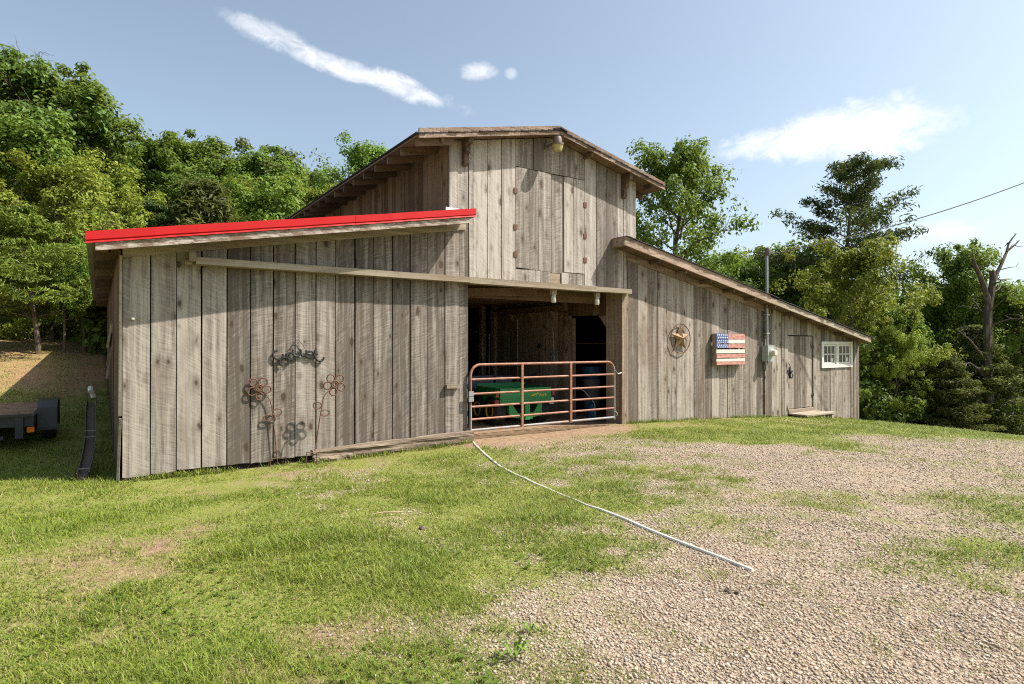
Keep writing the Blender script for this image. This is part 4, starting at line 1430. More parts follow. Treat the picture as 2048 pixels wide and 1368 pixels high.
def up(name, m, mat, parent=uv, smooth=False):
    """build in vehicle space (x across, y forward from the tailgate, z up), turned a little"""
    a = math.radians(-5)
    m.v = [(UX + p[0] * math.cos(a) - p[1] * math.sin(a), UY + p[0] * math.sin(a) + p[1] * math.cos(a), UZ + p[2]) for p in m.v]
    return m.build(name, mat, parent, smooth)


zt0, zt1 = 0.485, 0.825
tg = MB().box(-W2, W2, 0.0, 0.03, zt0, zt1)
for z in (zt0 + 0.015, zt0 + 0.075, zt0 + 0.12, zt1 - 0.05):
    tg.box(-W2 + 0.02, W2 - 0.02, -0.012, -0.0005, z, z + 0.022)
tailg = up('tailgate', tg, M['utv_green'])
up('cargo_bed', MB().box(-W2, -W2 + 0.04, 0.031, 1.15, zt0, zt1).box(W2 - 0.04, W2, 0.031, 1.15, zt0, zt1).box(-W2, W2, 1.151, 1.19, zt0, zt1 + 0.05).box(-W2 + 0.041, W2 - 0.041, 0.032, 1.15, zt0, zt0 + 0.03), M['utv_green'])
up('seat_back', MB().box(-0.62, 0.10, 1.75, 1.90, 0.72, 1.02).box(0.16, 0.62, 1.75, 1.90, 0.72, 1.0), M['seat'])
up('seat_base', MB().box(-0.62, 0.62, 1.35, 1.74, 0.56, 0.72), M['seat'])
up('body', MB().box(-0.62, 0.62, 1.25, 2.3, 0.38, 0.59).box(-0.60, 0.60, 2.3, 2.9, 0.35, 0.88), M['utv_green'])
up('frame', MB().box(-0.42, -0.36, 0.05, 1.2, 0.28, 0.47).box(0.36, 0.42, 0.05, 1.2, 0.28, 0.47).prism([(-0.42, 0.47), (-0.42, 0.20), (-0.10, 0.15), (0.10, 0.15), (0.42, 0.20), (0.42, 0.47), (0.34, 0.47), (0.20, 0.27), (-0.20, 0.27), (-0.34, 0.47)], 0.02, 0.05), M['utv_green'])
up('hitch', MB().box(-0.06, 0.06, -0.06, 0.019, 0.13, 0.46).box(-0.16, 0.16, -0.02, 0.018, 0.14, 0.20), M['utv_green'])
up('axle', MB().tube([(-0.6, 0.45, 0.30), (0.6, 0.45, 0.30)], 0.06, 8).tube([(-0.6, 1.05, 0.30), (0.6, 1.05, 0.30)], 0.06, 8), M['dark_iron'])
for sx in (-1, 1):
    up('tail_lamp', MB().box(sx * 0.72 - 0.035, sx * 0.72 + 0.035, 0.0, 0.03, 0.64, 0.78), M['red_lens'])
    up('reflector', MB().box(sx * 0.70 - 0.06, sx * 0.70 + 0.045, 0.031, 0.10, 0.44, 0.58), M['red_lens'] if sx < 0 else M['white_plastic'])
for (sx, yy) in ((-1, 0.42), (1, 0.42), (-1, 1.04), (1, 1.04), (-1, 2.45), (1, 2.45)):
    rr = 0.315
    m = MB().lathe([(0.16, -0.13), (0.26, -0.145), (rr, -0.11), (rr, 0.11), (0.26, 0.145), (0.16, 0.13)], (sx * 0.56, yy, rr), 'X', 24)
    for k in range(20):
        t = 2 * math.pi * k / 20
        for s2 in (-0.06, 0.06):
            tt = t + (0.15 if s2 > 0 else 0)
            c0 = Vector((sx * 0.56 + s2, yy + rr * math.cos(tt), rr + rr * math.sin(tt)))
            m.beam(c0 - Vector((0.045, 0, 0)), c0 + Vector((0.045, 0, 0)), 0.04, 0.03, (0, math.cos(tt), math.sin(tt)))
    ty = up('tyre', m, M['rubber'], uv)
    up('rim', MB().lathe([(0.0, -0.10), (0.12, -0.12), (0.165, -0.155), (0.16, 0.15), (0.12, 0.10), (0.0, 0.10)], (sx * 0.56, yy, rr), 'X', 18), M['utv_yellow'], uv, True)
# tailgate lettering: 6x4 and a leaping deer mark
cu = bpy.data.curves.new('lettering', 'FONT')
cu.body = '6x4'
cu.size = 0.12
cu.extrude = 0.003
tx = bpy.data.objects.new('lettering_tmp', cu)
COL.objects.link(tx)
dg = bpy.context.evaluated_depsgraph_get()
me = bpy.data.meshes.new_from_object(tx.evaluated_get(dg))
bpy.data.objects.remove(tx)
m = MB()
for v in me.vertices:
    m.v.append((0.33 + v.co.x * 1.1, -0.004 - v.co.z, 0.62 + v.co.y))
for p_ in me.polygons:
    m.f.append(tuple(p_.vertices))
up('lettering', m, M['utv_yellow'], tailg)
deer = [(0, 0.02), (0.05, 0.045), (0.09, 0.04), (0.13, 0.075), (0.15, 0.065), (0.155, 0.09), (0.13, 0.10), (0.10, 0.07), (0.06, 0.075), (0.02, 0.065), (-0.03, 0.04), (-0.06, 0.045)]
up('deer_mark', MB().prism([(0.16 + x, 0.615 + z) for x, z in deer], -0.006, -0.0015), M['utv_yellow'], tailg)

# ------------------------------------------------------------------ small things inside the aisle
rk = empty('hay_rake', (9.55, 2.5, 1.1), 'wooden-handled rake hung head down on the aisle wall', 'rake')
MB().tube([(9.53, 2.40, 2.10), (9.50, 2.30, 1.25)], 0.016, 7).build('handle', M['tool_wood'], rk, True)
m = MB()
for k in range(7):
    m.box(9.50, 9.515, 2.18 + 0.05 * k, 2.195 + 0.05 * k, 1.25, 1.50)
for z in (1.25, 1.36, 1.48):
    m.box(9.516, 9.53, 2.17, 2.52, z, z + 0.02)
m.build('rake_head', M['galv'], rk)
o = MB().tube([(9.50, 3.92, 2.35), (9.50, 3.90, 0.2), (9.48, 3.88, -0.12)], 0.018, 7).build('pole', M['tool_wood'], None, True)
tag(o, 'thin wooden pole leaning on the planked aisle wall behind the vehicle', 'pole')
rp = MB()
for k in range(4):
    c0 = Vector((9.60 - 0.012 * k, 1.97 + 0.02 * k, 2.05 - 0.03 * k))
    rp.tube([(c0.x, c0.y + 0.14 * math.cos(t), c0.z + (0.42 + 0.03 * k) * math.sin(t)) for t in np.linspace(0, 2 * math.pi, 22, endpoint=False)], 0.010, 5, closed=True)
tag(rp.build('rope_coil', M['rope'], None, True), 'coil of brown rope hung beside the inner doorway', 'rope')
tub = MB().lathe([(0.0, 0.0), (0.20, 0.0), (0.27, 0.26), (0.29, 0.26), (0.29, 0.285), (0.25, 0.285), (0.19, 0.02), (0.0, 0.02)], (10.45, 1.95, 0.80), 'Z', 20)
tag(tub.build('blue_tub', M['blue_plastic'], None, True), 'blue plastic tub on a grey bin inside the inner doorway', 'tub')
bn_ = MB().lathe([(0.0, 0.0), (0.20, 0.0), (0.23, 0.86), (0.24, 0.86), (0.24, 0.90), (0.0, 0.91)], (10.45, 1.95, -0.12), 'Z', 20)
tag(bn_.build('feed_bin', M['grey_plastic'], None, True), 'grey feed bin standing just inside the inner doorway', 'bin')
jg = MB().lathe([(0.0, 0.0), (0.12, 0.0), (0.13, 0.05), (0.13, 0.26), (0.06, 0.36), (0.035, 0.38), (0.035, 0.42), (0.0, 0.42)], (10.02, 1.45, -0.12), 'Z', 18)
tag(jg.build('blue_jug', M['blue_plastic'], None, True), 'small blue jug on the floor inside the inner doorway', 'jug')
MBh = MB().tube([(9.68, 1.60, 0.62), (9.80, 1.50, 0.52), (9.92, 1.38, 0.34), (9.96, 1.30, 0.22), (9.95, 1.28, -0.08)], 0.012, 6)
tag(MBh.build('pale_hose', M['white_plastic'], None, True), 'thin pale hose hanging by the inner doorway post', 'hose')
ch = MB()
for k in range(9):
    c0 = (9.57, 3.02, 1.5 - 0.07 * k)
    ch.tube(ring(c0, 0.018 if k % 2 else 0.006, 0.038, 0, 10, 0.02), 0.006, 5, closed=True)
ch.lathe([(0, -0.03), (0.06, -0.03), (0.06, 0.03), (0, 0.03)], (9.57, 3.02, 1.62), 'X', 12)
tag(ch.build('chain_hoist', M['dark_iron'], None, True), 'dark pulley and chain hanging on the aisle wall', 'chain')

# ------------------------------------------------------------------ trees


def frame_of(d):
    d = d / (np.linalg.norm(d) + 1e-9)
    ref = np.array([0, 0, 1.0]) if abs(d[2]) < 0.9 else np.array([1.0, 0, 0])
    a = np.cross(d, ref)
    a /= np.linalg.norm(a)
    return d, a, np.cross(d, a)


def wander(p0, d, ln, n, rg, bend=0.12, lift=0.0):
    pts = [np.array(p0, float)]
    d = np.array(d, float)
    d /= np.linalg.norm(d)
    for i in range(n):
        d = d + rg.normal(0, bend, 3) + np.array([0, 0, lift])
        d /= np.linalg.norm(d)
        pts.append(pts[-1] + d * ln / n)
    return pts


def leaves(centers, radii, per, size, rg, flat=0.7, aspect=0.55, upb=0.5, crown_c=None):
    """folded two-triangle leaves scattered in clumps"""
    centers = np.asarray(centers)
    k = len(centers)
    n = k * per
    ci = np.repeat(np.arange(k), per)
    d = rg.normal(size=(n, 3))
    d /= np.linalg.norm(d, axis=1)[:, None]
    r = rg.random(n) ** 0.45
    pos = centers[ci] + d * (r * np.asarray(radii)[ci])[:, None] * np.array([1, 1, flat])
    nor = d * 0.8 + rg.normal(size=(n, 3)) * 0.6 + np.array([0, 0, upb])
    if crown_c is not None:
        nor += 0.5 * (pos - crown_c) / (np.linalg.norm(pos - crown_c, axis=1)[:, None] + 1e-6)
    nor /= np.linalg.norm(nor, axis=1)[:, None]
    tv = rg.normal(size=(n, 3))
    tv -= nor * (tv * nor).sum(1)[:, None]
    tv /= np.linalg.norm(tv, axis=1)[:, None]
    bv = np.cross(nor, tv)
    sz = size * (0.65 + 0.7 * rg.random(n))
    L = (tv * sz[:, None]) * 0.5
    B = bv * (sz * aspect)[:, None] * 0.5
    F = nor * (sz * 0.12)[:, None]
    v = np.stack([pos - L, pos + B + F, pos + L, pos - B + F], 1).reshape(-1, 3)
    b = np.arange(n) * 4
    f = np.stack([b, b + 1, b + 2, b, b + 2, b + 3], 1).reshape(-1)
    return v, f


def broadleaf(seed, H, R, base=0.22, limbs=20, per=85, size=0.24, lean=0.0, clump=0.11, spread=1.0, gaps=0.0):
    rg = np.random.default_rng(seed)
    tb = MB()
    tr_pts = wander((0, 0, -0.3), (lean, 0, 1), H * 0.92, 9, rg, 0.045)
    n = len(tr_pts)
    r0 = H * 0.017
    tb.tube(tr_pts, [r0 * (1 - 0.85 * i / (n - 1)) + 0.012 for i in range(n)], 8)
    cs, rs = [], []
    for i in range(limbs):
        h = base + (0.97 - base) * ((i + rg.random()) / limbs)
        t = h * (n - 1)
        j = min(int(t), n - 2)
        p = tr_pts[j] + (tr_pts[j + 1] - tr_pts[j]) * (t - j)
        az = i * 2.399 + rg.normal(0, 0.35)
        prof = math.sin(math.pi * min(1, (h - base) / (1.0 - base) * 0.86 + 0.16)) ** 0.65
        ln = R * prof * (0.72 + 0.5 * rg.random()) * spread
        el = 0.15 + 0.85 * h + rg.normal(0, 0.12)
        d = np.array([math.cos(az), math.sin(az), el])
        pts = wander(p, d, ln, 5, rg, 0.16, 0.04)
        rr = r0 * 0.42 * (1.1 - h)
        tb.tube(pts, [rr * (1 - 0.8 * q / 5) + 0.008 for q in range(6)], 5, cap=False)
        for q in range(2, 6):
            if rg.random() > gaps * (0.5 if q == 5 else 1.0):
                cs.append(pts[q] + rg.normal(0, 0.1, 3))
                rs.append(H * clump * (0.45 + 0.6 * rg.random()))
            for s2 in range(2):
                az2 = az + rg.choice([-1, 1]) * (0.5 + 0.7 * rg.random())
                d2 = np.array([math.cos(az2), math.sin(az2), 0.25 + 0.7 * rg.random()])
                sp = wander(pts[q], d2, ln * 0.34, 3, rg, 0.2)
                tb.tube(sp, [rr * 0.3 + 0.006, rr * 0.2 + 0.005, 0.005, 0.003], 4, cap=False)
                if rg.random() > gaps:
                    cs.append(sp[-1])
                    rs.append(H * clump * (0.45 + 0.6 * rg.random()))
    for q in range(7):
        e = tr_pts[-1] + rg.normal(0, 0.03 * H, 3) * np.array([1, 1, 0.5]) + np.array([0, 0, -0.03 * H + 0.015 * H * q])
        cs.append(e)
        rs.append(H * clump * (0.75 - 0.06 * q))
    v, f = leaves(cs, rs, per, size, rg, 0.75, 0.6, 0.55, np.array([0, 0, H * 0.55]))
    return tb.mesh('trunk', True), np_mesh('crown', v, f, 3, None)


def pine(seed, H, R, base=0.3, whorls=13, per=55, size=0.32, droop=0.0, clump=0.045, aspect=0.2, irregular=0.35, top=1.0, nb=5, flat=0.35):
    rg = np.random.default_rng(seed)
    tb = MB()
    tr_pts = wander((0, 0, -0.3), (0.02, 0, 1), H * 0.98, 10, rg, 0.025)
    n = len(tr_pts)
    r0 = H * 0.013
    tb.tube(tr_pts, [r0 * (1 - 0.88 * i / (n - 1)) + 0.01 for i in range(n)], 8)
    cs, rs = [], []
    for i in range(whorls):
        h = base + (0.99 - base) * (i + 0.4 * rg.random()) / whorls
        t = h * (n - 1)
        j = min(int(t), n - 2)
        p = tr_pts[j] + (tr_pts[j + 1] - tr_pts[j]) * (t - j)
        prof = (1 - ((h - base) / (1.02 - base)) ** 1.3 * top)
        for b in range(nb):
            az = b * 2 * math.pi / nb + i * 0.9 + rg.normal(0, 0.3)
            ln = R * max(0.10, prof) * (1 - irregular + 2 * irregular * rg.random())
            d = np.array([math.cos(az), math.sin(az), 0.12 + 0.3 * h - droop + rg.normal(0, 0.17)])
            pts = wander(p, d, ln, 5, rg, 0.10, 0.03)
            rr = r0 * 0.3 * (1.15 - h)
            tb.tube(pts, [rr * (1 - 0.8 * q / 5) + 0.006 for q in range(6)], 4, cap=False)
            for q in range(2, 6):
                cs.append(pts[q])
                rs.append(H * clump * (0.7 + 0.6 * rg.random()))
                for s2 in (-1, 1):
                    az2 = az + s2 * (0.6 + 0.4 * rg.random())
                    e = pts[q] + np.array([math.cos(az2), math.sin(az2), 0.12]) * ln * 0.2 * (0.6 + 0.7 * rg.random())
                    cs.append(e)
                    rs.append(H * clump * (0.6 + 0.6 * rg.random()))
                    tb.tube([pts[q], e], [0.008, 0.004], 3, cap=False)
    v, f = leaves(cs, rs, per, size, rg, flat, aspect, 0.3)
    return tb.mesh('trunk', True), np_mesh('crown', v, f, 3, None)


KIT = {
    'oak_a': broadleaf(1, 14, 4.4, 0.15, 28, 88, 0.25, clump=0.075, gaps=0.1),
    'oak_b': broadleaf(2, 14, 3.5, 0.18, 26, 88, 0.24, clump=0.07, gaps=0.1),
    'oak_c': broadleaf(3, 14, 4.9, 0.10, 30, 88, 0.26, clump=0.075, gaps=0.1),
    'airy': broadleaf(14, 14, 4.3, 0.22, 34, 62, 0.21, clump=0.062, gaps=0.14),
    'round': broadleaf(5, 10, 4.4, 0.05, 30, 90, 0.19, clump=0.072, spread=1.05, gaps=0.08),
    'softpine': pine(6, 10, 3.9, 0.26, 10, 26, 0.30, 0.02, 0.05, 0.24, 0.3, 0.92, 6, 0.3),
    'scrubpine': pine(7, 14, 4.2, 0.28, 15, 26, 0.24, -0.1, 0.034, 0.26, 0.42, 0.80, 4, 0.6),
    'cedar': pine(8, 8, 2.3, 0.04, 18, 22, 0.24, -0.25, 0.055, 0.28, 0.25, 0.95, 6, 0.8),
    'slim': broadleaf(9, 11, 2.6, 0.34, 18, 50, 0.24, clump=0.07, gaps=0.15),
}
for k_, (tm_, cm_) in KIT.items():
    cm_.materials.append(M['leaf_green'])
    tm_.materials.append(M['bark'])
KH = {'oak_a': 14, 'oak_b': 14, 'oak_c': 14, 'airy': 14, 'round': 10, 'softpine': 10, 'scrubpine': 14, 'cedar': 8, 'slim': 11}
USED = set()


def tree(kind, px, top_py, depth, leaf, label, cat='tree', group=None, name='tree', wid=1.0, rot=None, base_z=None):
    p = at_depth(px, top_py, depth)
    bz = hz(p.x, p.y) if base_z is None else base_z
    sc = (p.z - bz) / (KH[kind] * 1.0)
    e = empty(name, (p.x, p.y, bz), label, cat, group)
    e.scale = (sc * wid, sc * wid, sc)
    e.rotation_euler = (0, 0, random.uniform(0, 6.28) if rot is None else rot)
    for nm, me, mt in (('trunk', KIT[kind][0], M['bark']), ('crown', KIT[kind][1], M[leaf])):
        o = bpy.data.objects.new(nm, me)
        COL.objects.link(o)
        o.parent = e
        o.material_slots[0].link = 'OBJECT'
        o.material_slots[0].material = mt
    return e


GL, GRR = 'trees on the wooded slope behind the barn', 'trees beyond the small shed end'
tree('oak_a', -25, 70, 24, 'leaf_dark', 'tallest dark tree at the left frame edge', group=GL, name='oak_tree')
tree('oak_b', 112, 128, 26, 'leaf_green', 'tall green tree second from the left edge, dead twigs beside its top', group=GL, name='oak_tree')
tree('oak_c', 60, 250, 22, 'leaf_green', 'mid-height green tree below the two tallest treetops', group=GL, name='oak_tree')
tree('round', 105, 322, 20.5, 'leaf_yellow', 'yellow-green bushy tree below the tallest left treetops', group=GL, name='oak_tree')
tree('softpine', 78, 395, 17.5, 'leaf_softpine', 'soft light green pine with layered boughs at the wood edge, left of the barn', group=GL, name='pine_tree', wid=1.2)
tree('softpine', -40, 420, 17, 'leaf_softpine', 'soft light green pine cut by the left frame edge', group=GL, name='pine_tree', wid=1.25)
tree('slim', 170, 470, 18.5, 'leaf_green', 'slim tree with bare pale trunk close to the red roof corner', group=GL, name='young_tree')
tree('slim', 128, 505, 18, 'leaf_softpine', 'thin leaning young tree between pine and slim trunk', group=GL, name='young_tree', wid=0.8)
tree('oak_b', 238, 250, 30, 'leaf_green', 'green treetop first right of the step down in the skyline', group=GL, name='oak_tree')
tree('oak_c', 318, 262, 32, 'leaf_green', 'rounded green treetop between the skyline step and the roof middle', group=GL, name='oak_tree')
tree('oak_a', 412, 258, 33, 'leaf_green', 'peaked green treetop above the middle of the red trim', group=GL, name='oak_tree')
tree('oak_b', 496, 284, 34, 'leaf_green', 'narrow green treetop right of the peaked one', group=GL, name='oak_tree')
tree('oak_c', 590, 288, 37, 'leaf_olive', 'olive yellowish twin-topped tree left of the gable roof', group=GL, name='oak_tree')
tree('airy', 702, 262, 36, 'leaf_green', 'airy pale green tree touching the left slope of the gable roof', group=GL, name='oak_tree', wid=0.8)
tree('cedar', 432, 348, 25, 'leaf_olive', 'dark olive cedar just above the red trim', group=GL, name='cedar_tree', wid=1.25)
tree('softpine', 300, 372, 24, 'leaf_pine', 'young dark pine above the left part of the red trim', group=GL, name='pine_tree', wid=0.9)
tree('round', 215, 345, 24, 'leaf_yellow', 'pale yellow-green tree above the corner of the red trim', group=GL, name='oak_tree')
tree('round', 530, 372, 27, 'leaf_green', 'bright green low tree right of the olive cedar', group=GL, name='oak_tree')
tree('round', 625, 368, 29, 'leaf_yellow', 'low yellowish tree in the angle of red trim and gable roof', group=GL, name='oak_tree')
tree('oak_b', 360, 318, 29, 'leaf_dark', 'dark tree filling the gap behind the cedar and young pine', group=GL, name='oak_tree')
# bare dead crown beside the tallest trees
dt = empty('dead_tree', tuple(at_depth(70, 690, 25)), 'bare brown dead pine crown between the two tallest treetops', 'tree')
dt.location.z = hz(dt.location.x, dt.location.y)
WLOC[dt.name] = dt.location.copy()
m = MB()
rg = np.random.default_rng(5)
b0 = dt.location
topz = at_depth(60, 120, 25).z
tp_ = wander((b0.x, b0.y, b0.z - 0.3), (0.0, 0, 1), topz - b0.z, 8, rg, 0.02)
m.tube(tp_, [0.16 * (1 - 0.9 * i / 8) + 0.01 for i in range(9)], 6)
for i in range(34):
    t = 0.62 + 0.37 * i / 34
    p = tp_[min(7, int(t * 8))] * (1 - (t * 8 % 1)) + tp_[min(8, int(t * 8) + 1)] * (t * 8 % 1)
    az = i * 2.4
    br = wander(p, (math.cos(az), math.sin(az), 0.25), (1 - t) * 5.5 + 1.0, 5, rg, 0.2)
    m.tube(br, [0.035, 0.028, 0.02, 0.015, 0.01, 0.006], 4, cap=False)
    for q in range(1, 6):
        for s2 in range(3):
            tw = wander(br[q], rg.normal(size=3) + np.array([math.cos(az), math.sin(az), 0]), 0.55, 3, rg, 0.25)
            m.tube(tw, [0.012, 0.009, 0.007, 0.004], 3, cap=False)
m.build('trunk', M['dead_bark'], dt)

# east side
tree('airy', 1330, 266, 34, 'leaf_green', 'tall airy leafy tree rising behind the right slope of the gable', group=GRR, name='maple_tree', wid=0.82, rot=2.2)
tree('round', 1500, 505, 44, 'leaf_green', 'distant low green treetop right of the airy tree', group=GRR, name='oak_tree')
tree('round', 1580, 498, 42, 'leaf_dark', 'darker treetop behind the riser pipe', group=GRR, name='oak_tree')
tree('scrubpine', 1698, 296, 38, 'leaf_pine', 'tall dark pine with open ragged crown against the cloud', group=GRR, name='pine_tree', wid=1.0, rot=0.4)
tree('round', 1700, 486, 30, 'leaf_yellow', 'large yellow-green tree spreading behind the shed end', group=GRR, name='locust_tree', wid=0.85)
tree('oak_c', 1872, 486, 33, 'leaf_green', 'fresh green bushy tree between the yellow-green tree and the snag', group=GRR, name='oak_tree', wid=0.75)
tree('round', 1790, 655, 27.5, 'leaf_yellow', 'low yellowish tree with dark stem right beside the shed end', group=GRR, name='locust_tree', wid=0.8)
tree('cedar', 1965, 640, 28, 'leaf_olive', 'dark olive cedar wrapped round the foot of the dead snag', group=GRR, name='cedar_tree', wid=1.3)
tree('cedar', 1900, 690, 27, 'leaf_olive', 'drooping olive cedar left of the dead snag', group=GRR, name='cedar_tree', wid=1.4)
tree('round', 2035, 572, 30, 'leaf_green', 'leafy green tree at the right frame edge behind the snag', group=GRR, name='oak_tree')
tree('oak_a', 2150, 560, 31, 'leaf_green', 'green tree just leaving the right frame edge', group=GRR, name='oak_tree')
tree('oak_b', 1950, 590, 40, 'leaf_green', 'green tree far behind the snag', group=GRR, name='oak_tree')
tree('round', 1840, 620, 36, 'leaf_dark', 'dark leafy tree in the gap behind the low yellowish tree', group=GRR, name='oak_tree')
tree('slim', 1803, 600, 29, 'leaf_green', 'slender tree with dark straight trunk near the shed end', group=GRR, name='young_tree')

# dead snag
SD = 27.5
sb = at_depth(1975, 850, SD)
sb.z = hz(sb.x, sb.y)
sg = empty('dead_snag', tuple(sb), 'tall forked dead grey snag standing bare on the right', 'tree')


def spx(pts, r0, r1, dd=0.0, name='limb', mat='dead_bark'):
    q = [at_depth(a, b, SD + dd * i / max(1, len(pts) - 1)) for i, (a, b) in enumerate(pts)]
    n_ = len(q)
    r0, r1 = r0 * 0.68, r1 * (0.68 if name == 'trunk' else 0.45)
    return MB().tube(q, [r0 + (r1 - r0) * i / (n_ - 1) for i in range(n_)], 8).build(name, M[mat], sg, True)


base_px = HY + (CAM[2] - sb.z + 0.2) / SD * FPX
spx([(1977, base_px), (1976, 800), (1973, 740), (1975, 680), (1976, 620), (1982, 590), (1986, 560), (1985, 541)], 0.36, 0.17, 0, 'trunk')
spx([(1980, 612), (1970, 580), (1962, 555), (1950, 530), (1947, 518), (1945, 506)], 0.2, 0.08, -0.8)
spx([(1984, 575), (1995, 545), (2005, 525), (2015, 502), (2030, 490), (2039, 481)], 0.14, 0.06, 0.8)
spx([(2014, 503), (2018, 488), (2025, 477), (2033, 467)], 0.08, 0.05, 0.3)
spx([(1985, 572), (1992, 566), (2003, 562)], 0.09, 0.04, -0.6)
spx([(1978, 622), (1995, 610), (2008, 598)], 0.08, 0.03, -0.8)
spx([(1976, 630), (1962, 622), (1950, 604), (1946, 600)], 0.07, 0.02, 0.6)
spx([(1978, 590), (1998, 578), (2004, 568)], 0.06, 0.03, 0.8)
spx([(1974, 722), (1955, 700), (1940, 680), (1915, 660)], 0.10, 0.04, -1.0)
spx([(1975, 765), (1958, 740), (1940, 726), (1920, 728)], 0.09, 0.03, -1.2)
spx([(1978, 655), (1998, 645), (2020, 638), (2060, 636)], 0.07, 0.03, -1.0)

rg = np.random.default_rng(31)
for (a, b) in ((1947, 518), (1952, 535), (1960, 552), (2005, 525), (2012, 508), (2026, 492), (2020, 485), (1997, 540), (1988, 565), (1970, 580), (2003, 562), (2008, 598), (1946, 602), (1955, 612), (1940, 682), (1925, 667), (1930, 727), (2030, 638), (2045, 637)):
    q = at_depth(a, b, SD)
    d = rg.normal(size=3) * np.array([1, 1, 0.5]) + np.array([0, 0, 0.35])
    tw = wander(np.array(q), d, rg.uniform(0.35, 0.9), 4, rg, 0.3)
    MB().tube(tw, [0.03, 0.022, 0.016, 0.011, 0.006], 5).build('twig', M['dead_bark'], sg)

# woods beyond: one mass of undergrowth and further trees on both sides
rg = np.random.default_rng(77)
cs, rs = [], []
for px, d0, d1, t0, t1, n_ in ((60, 27, 40, 300, 640, 60), (180, 26, 40, 400, 680, 60), (300, 34, 46, 330, 480, 60), (450, 36, 48, 330, 480, 60), (600, 40, 50, 350, 480, 50),
                               (1480, 46, 60, 520, 620, 40), (1600, 40, 56, 540, 700, 60), (1700, 36, 44, 580, 850, 80), (1790, 33, 42, 600, 860, 80), (1880, 33, 42, 590, 870, 90),
                               (1980, 32, 44, 600, 880, 90), (2080, 31, 44, 580, 890, 90), (2200, 31, 44, 560, 890, 70), (-80, 24, 36, 250, 640, 60)):
    for _ in range(n_):
        q = at_depth(px + rg.uniform(-75, 75), rg.uniform(t0, t1), rg.uniform(d0, d1))
        g_ = hz(q.x, q.y)
        if q.z < g_ + 0.3:
            q.z = g_ + rg.uniform(0.2, 0.9)
        cs.append(np.array(q))
        rs.append(rg.uniform(0.9, 1.9))
v, f = leaves(cs, rs, 210, 0.30, rg, 0.8, 0.6, 0.5)
wd = link_mesh('far_woodland', np_mesh('far_woodland', v, f, 3, M['leaf_green']), M['leaf_green'])
tag(wd, 'mass of green woodland and undergrowth behind the single trees', 'woodland', kind='stuff')
# low brush at the wood edge
cs, rs = [], []
for px, py, d, n_ in ((150, 690, 21, 10), (205, 660, 19, 20), (190, 610, 20, 16), (40, 665, 22, 10), (1745, 800, 27, 26), (1790, 830, 27.5, 24), (1850, 830, 28, 24), (1920, 835, 28.5, 20), (2010, 850, 28.5, 30), (2080, 860, 28, 26), (1740, 720, 28, 20), (1830, 760, 29, 20), (2030, 760, 29.5, 26)):
    for _ in range(n_):
        q = at_depth(px + rg.normal(0, 26), py + rg.normal(0, 16), d + rg.normal(0, 0.6))
        g_ = hz(q.x, q.y)
        if q.z < g_ + 0.15:
            q.z = g_ + rg.uniform(0.1, 0.4)
        cs.append(np.array(q))
        rs.append(rg.uniform(0.3, 0.8))
v, f = leaves(cs, rs, 90, 0.20, rg, 0.8, 0.6, 0.5)
br_ = link_mesh('brush', np_mesh('brush', v, f, 3, M['leaf_dark']), M['leaf_dark'])
tag(br_, 'leafy brush along the foot of the trees', 'brush', kind='stuff')

# ------------------------------------------------------------------ grass, stones, litter
rg = np.random.default_rng(3)


def scatter(n, r0, r1, powr, a0=-75, a1=75):
    """points round the yard, denser near the place the yard is seen from"""
    k = 2 - powr
    u = rg.random(n)
    r = (r0 ** k + u * (r1 ** k - r0 ** k)) ** (1 / k)
    a = np.radians(rg.uniform(a0, a1, n)) + YAW
    return CAM[0] + r * np.sin(a), CAM[1] + r * np.cos(a), r


